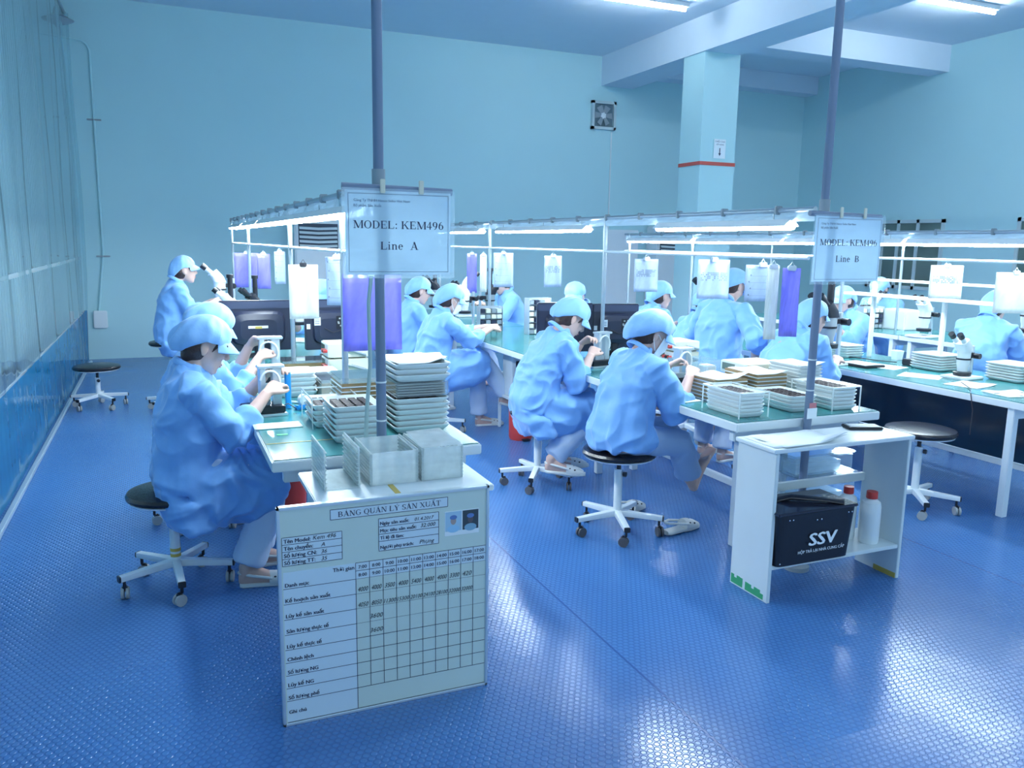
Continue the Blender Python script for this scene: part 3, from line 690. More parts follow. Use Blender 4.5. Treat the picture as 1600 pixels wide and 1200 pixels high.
# the production board
def board():
    t = thing('production_board', 'pale framed production board headed BẢNG QUẢN LÝ SẢN XUẤT', 'board', (0.642, 2.505, 0))
    W, H = 0.352, 0.735
    MB().box(-W+0.006, W-0.006, -0.006, 0.008, 0.006, H-0.006).build('board_panel', M_board, t)
    f = MB().bbox(-W, W, -0.012, 0.012, 0, 0.010, 0.002).bbox(-W, W, -0.012, 0.012, H-0.010, H, 0.002).bbox(-W, -W+0.010, -0.012, 0.012, 0, H, 0.002).bbox(W-0.010, W, -0.012, 0.012, 0, H, 0.002)
    f.build('frame', M_alu, t)
    # board coordinates: u 0..1 across, v 0..1 from the top
    X = lambda u: -W+2*W*u
    Z = lambda v: H*(1-v)
    Y = -0.0066
    lab = MB().use(M_label)
    def pl(u0, u1, v0, v1, y=Y): lab.box(X(u0), X(u1), y, -0.006, Z(v1), Z(v0))
    pl(0.235, 0.79, 0.035, 0.080); pl(0.02, 0.285, 0.135, 0.262); pl(0.455, 0.745, 0.100, 0.250); pl(0.02, 0.345, 0.290, 0.985); pl(0.345, 0.985, 0.290, 0.365)
    lab.build('label_sheet', None, t)
    k = MB().use(M_ink); Y2 = -0.0072; U, V = (1,0,0), (0,0,1)
    def hl(u0, u1, v, w=0.0008): k.box(X(u0), X(u1), Y2, Y2+0.0005, Z(v)-w, Z(v)+w)
    def vl(u, v0, v1, w=0.0008): k.box(X(u)-w, X(u)+w, Y2, Y2+0.0005, Z(v1), Z(v0))
    def rect(u0, u1, v0, v1):
        hl(u0, u1, v0); hl(u0, u1, v1); vl(u0, v0, v1); vl(u1, v0, v1)
    rect(0.235, 0.79, 0.035, 0.080); rect(0.02, 0.285, 0.135, 0.262); rect(0.455, 0.745, 0.100, 0.250)
    for v in (0.167, 0.199, 0.231): hl(0.02, 0.285, v)
    for v in (0.138, 0.172, 0.205): hl(0.455, 0.745, v)
    rows = [0.290, 0.365, 0.435, 0.505, 0.575, 0.645, 0.705, 0.765, 0.825, 0.885]
    hl(0.345, 0.985, 0.290); hl(0.345, 0.985, 0.327)
    for i, v in enumerate(rows[1:]): hl(0.02, 0.345, v); hl(0.345, 0.985, v, 0.0008 if i > 3 else 0.0003)
    hl(0.02, 0.985, 0.985, 0.0005)
    cols = [0.345+0.064*i for i in range(11)]
    for i, u in enumerate(cols[:-1]): vl(u, 0.290, 0.365); vl(u, 0.365, 0.885 if i else 0.985, 0.0008 if i else 0.001); 
    T = lambda s, u, v, h, **kw: put_text(k, s, (X(u), Y2-0.0003, Z(v)), U, V, h, **kw)
    ttl = [('B',''),('A','?'),('N',''),('G',''),(' ',''),('Q',''),('U',''),('A','?'),('N',''),(' ',''),('L',''),('Y','/'),(' ',''),('S',''),('A','?'),('N',''),(' ',''),('X',''),('U',''),('A','^/'),('T','')]
    serif_text(k, ttl, (X(0.512), Y2-0.0003, Z(0.070)), U, V, 0.0262)
    for i, s in enumerate(('Tên Model:', 'Tên chuyền:', 'Số lượng CN:', 'Số lượng TT:')): T(s, 0.028, 0.160+0.032*i, 0.0180, bold=0.035)
    for i, s in enumerate(('Ngày sản xuất:', 'Mục tiêu sản xuất:', 'Tỉ lệ đi làm:', 'Người phụ trách:')): T(s, 0.462, (0.130, 0.164, 0.197, 0.241)[i], 0.0160, bold=0.035)
    T('Thời gian', 0.338, 0.318, 0.0185, align='r', bold=0.025)
    for i, s in enumerate(('Danh mục', 'Kế hoạch sản xuất', 'Lũy kế sản xuất', 'Sản lượng thực tế', 'Lũy kế thực tế', 'Chênh lệch', 'Số lượng NG', 'Lũy kế NG', 'Số lượng phế', 'Ghi chú')):
        T(s, 0.028, (rows+[0.95])[i+1]-0.008 if i < 9 else 0.945, 0.0178, bold=0.035)
    a = ['7:00','8:00','9:00','10:00','11:00','13:00','14:00','15:00','16:00','17:00']; b = ['8:00','9:00','10:00','11:00','13:00','14:00','15:00','16:00','17:00','18:00']
    for i in range(10):
        uc = cols[i]+0.032
        T(a[i], uc, 0.318, 0.0165, align='c', bold=0.02); T(b[i], uc, 0.355, 0.0165, align='c', bold=0.02)
    k.build('printed_text', None, t, fixn=False)
    h = MB().use(M_pen)
    def Hn(s, u, v, sz, **kw): put_text(h, s, (X(u), Y2-0.0008, Z(v)), U, V, sz, shear=0.25, **kw)
    Hn('Kem 496', 0.155, 0.158, 0.020); Hn('A', 0.19, 0.192, 0.019); Hn('36', 0.19, 0.224, 0.019); Hn('35', 0.19, 0.256, 0.019)
    Hn('01.4.2017', 0.625, 0.129, 0.0165); Hn('32.000', 0.655, 0.163, 0.019); Hn('Phụng', 0.65, 0.240, 0.020)
    for i, s in enumerate(('4000', '4000', '3500', '4000', '5400', '4000', '4000', '3300', '420')): Hn(s, cols[i]+0.030, 0.425, 0.0225, align='c', width=0.033)
    for i, s in enumerate(('4050', '8050', '11300', '15300', '20100', '24100', '28100', '32000', '32000')): Hn(s, cols[i]+0.030, 0.498, 0.0225 if i < 2 else 0.020, width=0.040 if i > 1 else 0.033, align='c')
    Hn('3600', cols[1]+0.028, 0.560, 0.022, align='c'); Hn('3600', cols[1]+0.028, 0.628, 0.022, align='c')
    h.build('handwriting', None, t, fixn=False)
    # two small portraits
    for i, (u0, bgc) in enumerate(((0.775, (0.42, 0.62, 0.78)), (0.862, (0.05, 0.07, 0.09)))):
        p = MB().use(M_paper).box(X(u0), X(u0+0.087), Y2, -0.006, Z(0.222), Z(0.105))
        p.use(mat('photo_ground_%d' % i, bgc, 0.3)).box(X(u0)+0.002, X(u0+0.087)-0.002, Y2-0.0004, Y2, Z(0.200), Z(0.108))
        xc = X(u0+0.043); y_ = Y2-0.0006
        def disc(cx, cz, rx, rz): p.add([(cx+rx*math.cos(2*PI*q/16), y_, cz+rz*math.sin(2*PI*q/16)) for q in range(16)], [tuple(range(16))])
        p.use(mat('photo_coat_%d' % i, ((0.35, 0.62, 0.85), (0.25, 0.45, 0.6))[i], 0.5)); disc(xc, Z(0.190), 0.022, 0.013)
        y_ -= 0.0002; p.use(mat('photo_face_%d' % i, ((0.45, 0.35, 0.33), (0.12, 0.10, 0.12))[i], 0.5)); disc(xc, Z(0.152), 0.010, 0.013)
        y_ -= 0.0002; p.use(mat('photo_cap', (0.12, 0.22, 0.5), 0.5)); disc(xc, Z(0.135), 0.013, 0.008)
        p.build('portrait_photo', None, t, fixn=False)
board()

# ================================================================== stools
def star_stool(label, loc, seat_z, rz, seat_r=0.185, black_cast=False, tilt=0.0, tape=False, low=False):
    t = thing('stool', label, 'stool', loc, rz, 'round black stools on five-star bases')
    MB().lathe([(0.0, seat_z-0.035), (seat_r*0.9, seat_z-0.035), (seat_r, seat_z-0.028), (seat_r*1.01, seat_z-0.016), (seat_r*0.97, seat_z-0.004), (seat_r*0.8, seat_z+0.004), (0.0, seat_z+0.008)], seg=40).build('seat', M_black, t, smooth=True)
    MB().lathe([(0.0, seat_z-0.044), (seat_r*0.93, seat_z-0.044), (seat_r*0.95, seat_z-0.036), (0.0, seat_z-0.0355)], seg=40).build('seat_rim', M_white, t, smooth=True)
    MB().cyl((0, 0, seat_z-0.13), (0, 0, seat_z-0.044), 0.012, 12).build('lift_rod', M_plasticb, t, smooth=True)
    po = MB().cyl((0, 0, 0.10), (0, 0, seat_z-0.115), 0.022, 16)
    if tape: po.use(M_steelw); po.mats = [M_steelw, M_tape]; po.m = [0]*len(po.f); po.cur = 1; [po.cyl((0,0,z), (0,0,z+0.014), 0.0228, 16) for z in (0.11, 0.14, 0.165)]
    po.build('column', M_steelw, t, smooth=True)
    kn = MB().lathe([(0, -0.008), (0.014, -0.008), (0.014, 0.008), (0, 0.008)], seg=10).xf(Matrix.Translation((0, -0.036, seat_z-0.14)) @ Matrix.Rotation(PI/2, 4, 'X')).build('knob', M_plasticb, t)
    for k in range(5):
        a = 2*PI*k/5; c, s = math.cos(a), math.sin(a)
        L = MB(); L.loft([((c*r, s*r, z), (-s*w, c*w, 0), (0, 0, h)) for r, z, w, h in ((0.0, 0.112, 0.020, 0.018), (0.08, 0.108, 0.018, 0.016), (0.245, 0.098, 0.016, 0.013))], 12, 6.0)
        leg = L.build('leg', M_steelw, t)
        MB().loft([((c*r, s*r, 0.098), (-s*0.0165, c*0.0165, 0), (0, 0, 0.0135)) for r in (0.245, 0.252)], 12, 6.0).build('end_cap', M_plasticb, leg)
        cx, cy = c*0.228, s*0.228; ax = a+0.9*k
        dx, dy = math.cos(ax), math.sin(ax)
        ca = MB().cyl((cx, cy, 0.055), (cx, cy, 0.088), 0.007, 8)
        ca.use(M_rubber if black_cast else M_castc)
        ca.mats = [M_plasticb, M_rubber if black_cast else M_castc]; ca.m = [0]*len(ca.f); ca.cur = 1
        wx, wy = cx-dy*0.012, cy+dx*0.012
        for sg in (-1, 1): ca.cyl((wx+dx*0.004*sg, wy+dy*0.004*sg, 0.026), (wx+dx*0.016*sg, wy+dy*0.016*sg, 0.026), 0.026, 16)
        ca.cur = 0; ca.bbox(wx-0.012, wx+0.012, wy-0.012, wy+0.012, 0.036, 0.060, 0.006)
        ca.build('caster', None, leg, smooth=True)
    return t
star_stool('black round stool under the nearest seated woman, its column wrapped in yellow tape', (0.0, 3.80, 0), 0.452, math.radians(-14), 0.19, False, tape=True)
star_stool('black round stool under the woman second from the near end of line A', (0.13, 4.66, 0), 0.455, 0.5, 0.17)
star_stool('black round stool under the woman at the far end of line A', (0.06, 7.95, 0), 0.63, 0.2)
star_stool('empty black round stool standing by the curtain in the left aisle', (-0.575, 8.28, 0), 0.39, 0.25, 0.20)
star_stool('black round stool under the barefoot worker at line B', (2.225, 3.70, 0), 0.47, math.radians(36), 0.20, True)
star_stool('black round stool under the worker behind the barefoot one at line B', (2.19, 4.66, 0), 0.50, math.radians(20), 0.185, True)
star_stool('empty black round stool in front of the dark panel of the right-hand bench', (4.13, 3.42, 0), 0.50, 0.35, 0.20)
star_stool('black round stool under the masked woman in the middle of line B', (2.02, 6.30, 0), 0.46, 0.9)

def chair(label, loc, rz, h=0.48):
    t = thing('chair', label, 'chair', loc, rz)
    MB().bbox(-0.20, 0.20, -0.20, 0.20, h-0.04, h, 0.015).build('seat', M_black, t, smooth=True)
    MB().loft([((-0.22-0.03*k*k, 0, h+0.08+0.36*k), (0, 0.20-0.03*k, 0), (-0.018, 0, 0)) for k in (0, 0.3, 0.6, 0.9, 1.0)], 16, 4).build('backrest', M_navy, t, smooth=True)
    for sx in (-0.17, 0.17):
        for sy in (-0.17, 0.17): MB().cyl((sx, sy, 0), (sx, sy, h-0.04), 0.012, 10).build('leg', M_steelw, t)
    MB().cyl((-0.19, 0.12, h-0.03), (-0.235, 0.12, h+0.2), 0.010).cyl((-0.19, -0.12, h-0.03), (-0.235, -0.12, h+0.2), 0.010).build('back_support', M_steelw, t)
chair('dark-backed chair under the woman sitting behind the Line A pole', (2.0, 7.25, 0), 0.0)
# ================================================================== people
def bake_remesh(o, voxel, smooth_it=4, fac=0.5):
    m = o.modifiers.new('r', 'REMESH'); m.mode = 'VOXEL'; m.voxel_size = voxel; m.adaptivity = 0
    if smooth_it:
        s = o.modifiers.new('s', 'SMOOTH'); s.factor = fac; s.iterations = smooth_it
    dg = bpy.context.evaluated_depsgraph_get()
    me = bpy.data.meshes.new_from_object(o.evaluated_get(dg))
    old = o.data; o.modifiers.clear(); o.data = me
    mats = [x for x in old.materials]; me.materials.clear()
    for x in mats[:1]: me.materials.append(x)
    me.polygons.foreach_set('material_index', [0]*len(me.polygons))
    me.polygons.foreach_set('use_smooth', [True]*len(me.polygons))
    bpy.data.meshes.remove(old)
    return me

def wrinkle(me, amp, seed, sc=(9, 9, 5), ridge=True):
    n = len(me.vertices); co = np.empty(n*3, 'f'); me.vertices.foreach_get('co', co); co = co.reshape(-1, 3)
    no = np.empty(n*3, 'f'); me.vertices.foreach_get('normal', no); no = no.reshape(-1, 3)
    d = np.empty(n)
    for i in range(n):
        x, y, z = co[i]
        w = noise.noise(Vector((x*4+seed, y*4, z*4)))*1.2
        # folds run down and across: skewed ridged noise in two directions
        a = noise.noise(Vector((x*sc[0]+z*4+w+seed, y*sc[1]+w, z*sc[2]-x*3)))
        b = noise.noise(Vector((x*8-z*9+w, y*7+seed*2, z*3+x*6+w)))
        d[i] = (1-2*abs(a))*0.6 + (1-2.4*abs(b))*0.5 - 0.35
    co += no*(d*amp)[:, None]
    me.vertices.foreach_set('co', co.astype('f').ravel()); me.update()

def two_bone(S, T, l1, l2, hint):
    S, T, hint = Vector(S), Vector(T), Vector(hint)
    d = T-S; L = min(d.length, (l1+l2)*0.998); u = d.normalized(); T2 = S+u*L
    a = (l1*l1-l2*l2+L*L)/(2*L); h = math.sqrt(max(l1*l1-a*a, 1e-6))
    hv = hint-u*hint.dot(u); hv = hv.normalized() if hv.length > 1e-5 else u.orthogonal().normalized()
    return S+u*a+hv*h, T2

def hand_mesh(mb, wrist, d, n, side, curl=0.5, k=1.0):
    """palm and five separate fingers. d: finger direction, n: back-of-hand normal, side: +1 left, -1 right"""
    d = Vector(d).normalized(); n = Vector(n); n = (n-d*n.dot(d)).normalized(); r = d.cross(n)  # r: towards thumb for the left when palm down
    th = -r*side
    w = Vector(wrist)
    mb.loft([(w-d*0.01, th*0.024*k, n*0.017*k), (w+d*0.02*k, th*0.028*k, n*0.016*k), (w+d*0.05*k, th*0.038*k, n*0.014*k), (w+d*0.078*k, th*0.038*k, n*0.012*k), (w+d*0.086*k, th*0.034*k, n*0.009*k)], 16, 2.6)
    for i, (off, L) in enumerate(((0.029, 0.066), (0.010, 0.074), (-0.010, 0.070), (-0.028, 0.055))):
        p = w + d*0.078*k + th*off*k; ang = 0.15; pts = [p-d*0.012*k]; c = curl*(0.9+0.12*i)
        dd = d
        pts.append(p)
        for sgl, da in ((0.45, 0.9*c), (0.30, 1.1*c), (0.25, 0.7*c)):
            ang += da; dd = d*math.cos(ang)-n*math.sin(ang); p = p+dd*L*sgl*k; pts.append(p)
        mb.tube(pts, [0.0085*k, 0.0088*k, 0.0082*k, 0.0075*k, 0.0062*k], 8)
    p = w + d*0.022*k + th*0.024*k
    td = (d*0.75+th*0.65-n*0.25).normalized(); p2 = p+td*0.036*k; td2 = (d*0.95+th*0.15-n*0.4).normalized(); p3 = p2+td2*0.028*k; p4 = p3+(d-n*0.4-th*0.1).normalized()*0.022*k
    mb.tube([p-td*0.01, p, p2, p3, p4], [0.012*k, 0.0125*k, 0.0105*k, 0.0095*k, 0.007*k], 8)

def clog_mesh(o_, d, up, bare=False):
    """one clog around a foot whose heel is at o_ and toes point along d"""
    d = Vector(d).normalized(); up = Vector(up).normalized(); s = up.cross(d)
    P = lambda x, y, z: Vector(o_)+d*x+s*y+up*z
    m = MB(); m.mats = [M_clog, M_clogd]
    prof = [(-0.03, 0.022), (-0.015, 0.033), (0.04, 0.034), (0.10, 0.036), (0.16, 0.043), (0.20, 0.036), (0.222, 0.018)]
    m.loft([(P(x, 0, 0.012), s*w, up*0.012) for x, w in prof], 16, 3)
    m.loft([(P(0.10, 0, 0.028), s*0.037, up*0.038), (P(0.14, 0, 0.026), s*0.043, up*0.036), (P(0.18, 0, 0.022), s*0.041, up*0.028), (P(0.21, 0, 0.018), s*0.028, up*0.016)], 16, 2.4)
    for sg in (-1, 1): m.tube([P(0.11, sg*0.038, 0.045), P(0.03, sg*0.038, 0.062), P(-0.022, sg*0.018, 0.068)], 0.007, 8)
    m.tube([P(-0.022, -0.018, 0.068), P(-0.034, 0, 0.068), P(-0.022, 0.018, 0.068)], 0.007, 8)
    m.cur = 1
    for x, y in ((0.125, 0.028), (0.155, 0.033), (0.125, -0.028), (0.155, -0.033), (0.145, 0.0), (0.175, 0.012), (0.175, -0.012)):
        z = 0.058-abs(y)*0.35-max(0, x-0.14)*0.25
        m.ell(P(x, y*1.12, z), (0.007, 0.006, 0.005), 8, 6)
    return m

def cap_mesh(c, R, big=1.0, brim=True, nape=0.108):
    """gathered work cap: soft dome bulging back, stitched band and a stiff brim"""
    m = MB(); vs = []; fs = []; na, nt_ = 40, 12
    for j in range(nt_+1):
        t = j/nt_
        for i in range(na):
            a = 2*PI*i/na; ca, sa = math.cos(a), math.sin(a)
            back = max(0, -ca)
            rimz = 0.032-0.012*abs(sa)-nape*back**1.2
            th = t*PI/2
            topz = 0.128*(1+0.04*big)
            rx = (0.100+0.024*back*big*math.sin(th)**1.5); ry = 0.087+0.009*big
            z = rimz + (topz-rimz)*math.cos(th)**0.85
            sag = 0.012*big*back*math.sin(2*th)
            puff = 1+0.05*big*math.sin(2*th)
            x = ca*rx*math.sin(th)*puff - 0.010 - sag*0.6; y = sa*ry*math.sin(th)*puff
            nn = noise.noise(Vector((ca*3, sa*3, t*3+big*5)))*0.012*math.sin(th) + (0.5-abs(noise.noise(Vector((ca*5+t*3, sa*5, t*4+big*9)))))*0.012*math.sin(th)*max(0.3, back)
            pleat = 0.0040*math.sin(a*15+1.5*math.sin(3*a))*t**2*(0.3+back)
            k = 1+(nn+pleat)/0.1
            if j == nt_: k *= 1-0.16*back
            vs.append((x*k, y*k, z+nn*0.5))
    for j in range(nt_):
        for i in range(na): fs.append((j*na+i, j*na+(i+1) % na, (j+1)*na+(i+1) % na, (j+1)*na+i))
    # inner lip closes the rim
    o = nt_*na
    for i in range(na): x, y, z = vs[o+i]; vs.append((x*0.92, y*0.92, z+0.006))
    for i in range(na): fs.append((o+i, o+(i+1) % na, o+na+(i+1) % na, o+na+i))
    o2 = o+na; vs.append((0, 0, 0.07)); 
    for i in range(na): fs.append((o2+i, o2+(i+1) % na, len(vs)-1))
    m.add(vs, fs)
    # raised band
    band = []
    for i in range(na+1):
        a = 2*PI*i/na; ca, sa = math.cos(a), math.sin(a); back = max(0, -ca)
        band.append((ca*(0.103+0.030*back*big)-0.010, sa*(0.092+0.010*big*back), 0.050-0.060*back))
    if brim:
        ws = []; n = 18
        for top in (1, 0):
            for i in range(n+1):
                a = -1.15+2.3*i/n
                for r in (0, 0.5, 1):
                    ext = 0.056*max(0, math.cos(a*1.25))**0.6
                    x = math.cos(a)*(0.092) + ext*r; y = math.sin(a)*(0.086+0.002*r)
                    z = 0.044-0.034*r-0.006*(a*a)*r-0.010*a*a + (0.004 if top else 0)
                    ws.append((x, y, z))
        fs2 = []; q = 3*(n+1)
        for i in range(n):
            for r in (0, 1):
                a0 = i*3+r; fs2.append((a0, a0+3, a0+4, a0+1)); fs2.append((q+a0, q+a0+1, q+a0+4, q+a0+3))
            a0 = i*3+2; fs2.append((a0, a0+3, q+a0+3, q+a0))
        m.add(ws, fs2)
    m.xf(Matrix.Translation(c) @ R.to_4x4())
    return m, [Vector(c)+R @ Vector(b) for b in band]

def person(label, loc, rz, seat=0.46, lean=18.0, head_pitch=26.0, head_yaw=0.0, hands=((0.40, -0.10, 0.87), (0.42, 0.14, 0.89)),
           knees=((0.40, -0.10, 0.47), (0.40, 0.10, 0.47)), feet=((0.24, -0.10, 0.0), (0.26, 0.10, 0.0)), foot_dir=((1, 0, 0), (1, 0, 0)),
           near=1, mask=None, fringe=True, standing=False, clogs=True, trousers=None, hem=0.0, cap_big=1.0, barefoot=False, curl=0.7, head_fwd=0.0, drape=0.14, seed=1, skirt_len=1.0, tone=None, foot_up=((0,0,1),(0,0,1)), elbows_out=0.35, capm=None, shoulder_roll=0.0):
    vox = {0: 0.0045, 1: 0.006, 2: 0.009, 3: 0.012}[near]
    t = thing('person', label, 'person', loc, rz)
    sin, cos, rad = math.sin, math.cos, math.radians
    D = lambda a: Vector((sin(rad(a)), 0, cos(rad(a))))
    P = Vector((0, 0, seat+0.085))
    W_ = P + D(lean*0.5)*0.145; Ch = W_+D(lean)*0.150; Nk = Ch+D(lean*1.35)*0.130
    hb = Nk + D(lean*1.2+20)*0.048
    Rh = Matrix.Rotation(rad(head_yaw), 3, 'Z') @ Matrix.Rotation(rad(head_pitch), 3, 'Y')
    Hc = hb + Vector((0.026+head_fwd, 0, 0.0)) + D(lean*0.8+14)*0.085
    sh = [Nk + D(lean)*(-0.045) + Vector((0.012, s*0.165, 0)) for s in (-1, 1)]
    el = []; wr = []
    for i, s in enumerate((-1, 1)):
        e, w_ = two_bone(sh[i], hands[i], 0.265, 0.235, (-0.25, s*elbows_out, -1)); el.append(e); wr.append(w_)
    hips = [P+Vector((0.02, s*0.09, -0.01)) for s in (-1, 1)]
    kn = [Vector(k) for k in knees]; ft = [Vector(f) for f in feet]
    fd = [Vector(f).normalized() for f in foot_dir]; fu = [Vector(f).normalized() for f in foot_up]
    an = [ft[i] + fu[i]*0.085 + fd[i]*0.0 for i in (0, 1)]
    # ---- body: one continuous surface
    b = MB(); H = lambda x, y, z: Hc + Rh @ Vector((x, y, z))
    Hv = lambda x, y, z: Rh @ Vector((x, y, z))
    b.ell(H(-0.012, 0, 0.022), (0.092, 0.074, 0.098), 24, 16, Rh)
    b.loft([(H(0.022, 0, 0.045), Hv(0.066, 0, 0), Hv(0, 0.066, 0)), (H(0.026, 0, 0.0), Hv(0.064, 0, 0), Hv(0, 0.066, 0)), (H(0.026, 0, -0.04), Hv(0.060, 0, 0.0), Hv(0, 0.060, 0)),
            (H(0.026, 0, -0.075), Hv(0.055, 0, -0.004), Hv(0, 0.048, 0)), (H(0.036, 0, -0.102), Hv(0.038, 0, -0.008), Hv(0, 0.030, 0)), (H(0.044, 0, -0.113), Hv(0.018, 0, -0.004), Hv(0, 0.014, 0))], 24, 2.2)
    b.tube([H(0.084, 0, 0.018), H(0.094, 0, -0.004), H(0.104, 0, -0.024), H(0.094, 0, -0.034)], [0.007, 0.0085, 0.0105, 0.009], 10)      # nose
    for s in (-1, 1): b.ell(H(0.094, s*0.009, -0.030), (0.009, 0.007, 0.006), 10, 8, Rh)
    b.ell(H(0.078, 0, -0.058), (0.015, 0.024, 0.007), 12, 8, Rh); b.ell(H(0.075, 0, -0.069), (0.014, 0.020, 0.007), 12, 8, Rh)
    b.ell(H(0.062, 0, -0.098), (0.020, 0.020, 0.014), 12, 8, Rh)
    b.tube([H(0.078, -0.042, 0.032), H(0.090, 0, 0.030), H(0.078, 0.042, 0.032)], 0.009, 8)
    for s in (-1, 1):
        b.ell(H(0.060, s*0.036, -0.022), (0.026, 0.022, 0.022), 12, 8, Rh)
        b.ell(H(-0.008, s*0.077, -0.008), (0.017, 0.007, 0.030), 12, 8, Rh @ Matrix.Rotation(rad(-14), 3, 'Y'))
        b.ell(H(-0.004, s*0.075, -0.030), (0.010, 0.007, 0.012), 10, 8, Rh)
    b.tube([Nk-D(lean)*0.05, Nk+Vector((0.002, 0, 0.012)), hb+Vector((0.004, 0, 0.01)), H(-0.020, 0, -0.035)], [0.062, 0.052, 0.047, 0.050], 18)
    b.loft([(P-Vector((0, 0, 0.07)), (0.10, 0, 0), (0, 0.15, 0)), (P, (0.105, 0, 0), (0, 0.160, 0)), (W_, (0.085, 0, 0), (0, 0.130, 0)), (Ch, (0.095, 0, 0), (0, 0.145, 0)), (Ch+(Nk-Ch)*0.6, (0.085, 0, 0), (0, 0.150, 0)), (Nk, (0.05, 0, 0), (0, 0.07, 0))], 20)
    for i, s in enumerate((-1, 1)):
        b.tube([sh[i]-Vector((0, s*0.06, 0)), sh[i], (sh[i]+el[i])/2, el[i], el[i].lerp(wr[i], 0.35), wr[i]], [0.05, 0.052, 0.044, 0.036, 0.037, 0.0245], 14)
        b.tube([hips[i], hips[i].lerp(kn[i], 0.5), kn[i], kn[i].lerp(an[i], 0.35), kn[i].lerp(an[i], 0.8), an[i], an[i]-fu[i]*0.03], [0.085, 0.075, 0.056, 0.054, 0.036, 0.034, 0.034], 14)
        a_ = (wr[i]-el[i]).normalized(); dd = (a_+Vector((0.25, -s*0.25, -0.10))).normalized()
        nn = Vector((0.0, -0.15*s, 1.0)) + Vector((0, s*0.55, 0))
        hand_mesh(b, wr[i], dd, nn, s, curl, 0.98)
        f0 = ft[i]; d_ = fd[i]; u_ = fu[i]; sd = u_.cross(d_)
        b.loft([(f0-d_*0.035+u_*0.035, sd*0.018, u_*0.020), (f0-d_*0.02+u_*0.045, sd*0.028, u_*0.040), (f0+d_*0.03+u_*0.050, sd*0.031, u_*0.045), (f0+d_*0.09+u_*0.036, sd*0.034, u_*0.030), (f0+d_*0.15+u_*0.024, sd*0.041, u_*0.018), (f0+d_*0.175+u_*0.020, sd*0.038, u_*0.013)], 16, 2.3)
        if barefoot:
            for j, (yy, L, r) in enumerate(((0.028, 0.040, 0.0125), (0.010, 0.036, 0.009), (-0.004, 0.032, 0.0085), (-0.017, 0.028, 0.008), (-0.029, 0.023, 0.0078))):
                yy = yy*(-s)
                q = f0+d_*0.165+sd*yy*-1+u_*0.018
                b.tube([q-d_*0.01, q+d_*L*0.5+u_*0.003, q+d_*L-u_*0.004], [r, r, r*0.8], 8)
    body = b.build('body', tone or M_skin, t, fixn=False); bake_remesh(body, vox if near else 0.0042, 3, 0.5)
    # ---- features
    if near <= 2:
        e = MB()
        for s in (-1, 1):
            e.ell(H(0.0835, s*0.030, 0.004), (0.006, 0.013, 0.0042), 12, 8, Rh)
            e.tube([H(0.086, s*0.016, 0.0065), H(0.0905, s*0.030, 0.0085), H(0.084, s*0.040, 0.005)], [0.0015, 0.0022, 0.0015], 6)
            e.tube([H(0.091, s*0.014, 0.024), H(0.092, s*0.030, 0.029), H(0.086, s*0.040, 0.027)], [0.002, 0.003, 0.0015], 6)
        eo = e.build('eyes', M_eye, t, smooth=True); eo['label'] = 'dark eyes and brows looking down'
        if not mask:
            l = MB().ell(H(0.0885, 0, -0.0590), (0.0060, 0.019, 0.0045), 12, 8, Rh).ell(H(0.0855, 0, -0.0690), (0.0060, 0.016, 0.0048), 12, 8, Rh)
            l.build('lips', M_lip, t, smooth=True)
    hh = MB()
    hh.ell(H(-0.036, 0, -0.004), (0.070, 0.079, 0.088), 20, 12, Rh).ell(H(-0.050, 0, -0.058), (0.038, 0.052, 0.040), 16, 10, Rh)
    if fringe:
        hh.ell(H(0.046, 0.0, 0.034), (0.040, 0.062, 0.026), 16, 10, Rh)
        for s in (-1, 1):
            hh.tube([H(0.040, s*0.066, 0.045), H(0.040, s*0.0675, 0.020), H(0.032, s*0.067, 0.000), H(0.026, s*0.066, -0.016)], [0.010, 0.009, 0.006, 0.002], 8)
            for q in range(5):
                yy = s*(0.010+0.011*q); hh.tube([H(0.078, yy, 0.034), H(0.090-0.003*q, yy*1.05, 0.020), H(0.091-0.004*q, yy*1.1, 0.006-0.001*q)], [0.008, 0.006, 0.002], 6)
    ho = hh.build('hair', M_hair, t, fixn=False); bake_remesh(ho, 0.005 if near < 2 else 0.009, 2)
    if mask:
        m = MB(); vs = []; fs = []
        for j in range(9):
            v = j/8; z = 0.002-0.104*v
            for i in range(17):
                a = -1.35+2.7*i/16; r = (0.074+0.018*math.sin(PI*min(1, v*1.15))*math.cos(a))*(1-0.18*v)
                pl_ = 0.0015*math.sin(v*28)
                vs.append(H((r+pl_)*math.cos(a)+0.022, (0.071-0.012*v)*math.sin(a)*1.04, z-0.01*abs(a)*(v-0.4)))
        for j in range(8):
            for i in range(16): fs.append((j*17+i, j*17+i+1, (j+1)*17+i+1, (j+1)*17+i))
        m.add(vs, fs)
        mo = m.build('face_mask', mask, t, smooth=True, fixn=False); so = mo.modifiers.new('s', 'SOLIDIFY'); so.thickness = 0.002
        k = MB()
        for s in (-1, 1):
            k.tube([H(0.03, s*0.074, -0.012), H(0.0, s*0.083, 0.004), H(-0.020, s*0.080, -0.006), H(-0.012, s*0.080, -0.030), H(0.03, s*0.068, -0.075)], 0.0016, 6)
        k.build('ear_loop', mask, t)
    cm, band = cap_mesh(Hc+Rh @ Vector((-0.002, 0, 0.0)), Rh, cap_big, True, 0.108 if fringe or near > 1 else 0.136)
    co = cm.build('cap', capm or M_cap, t, smooth=True); ss = co.modifiers.new('s', 'SUBSURF'); ss.levels = ss.render_levels = 1
    # ---- coat
    c = MB(); back = -0.012
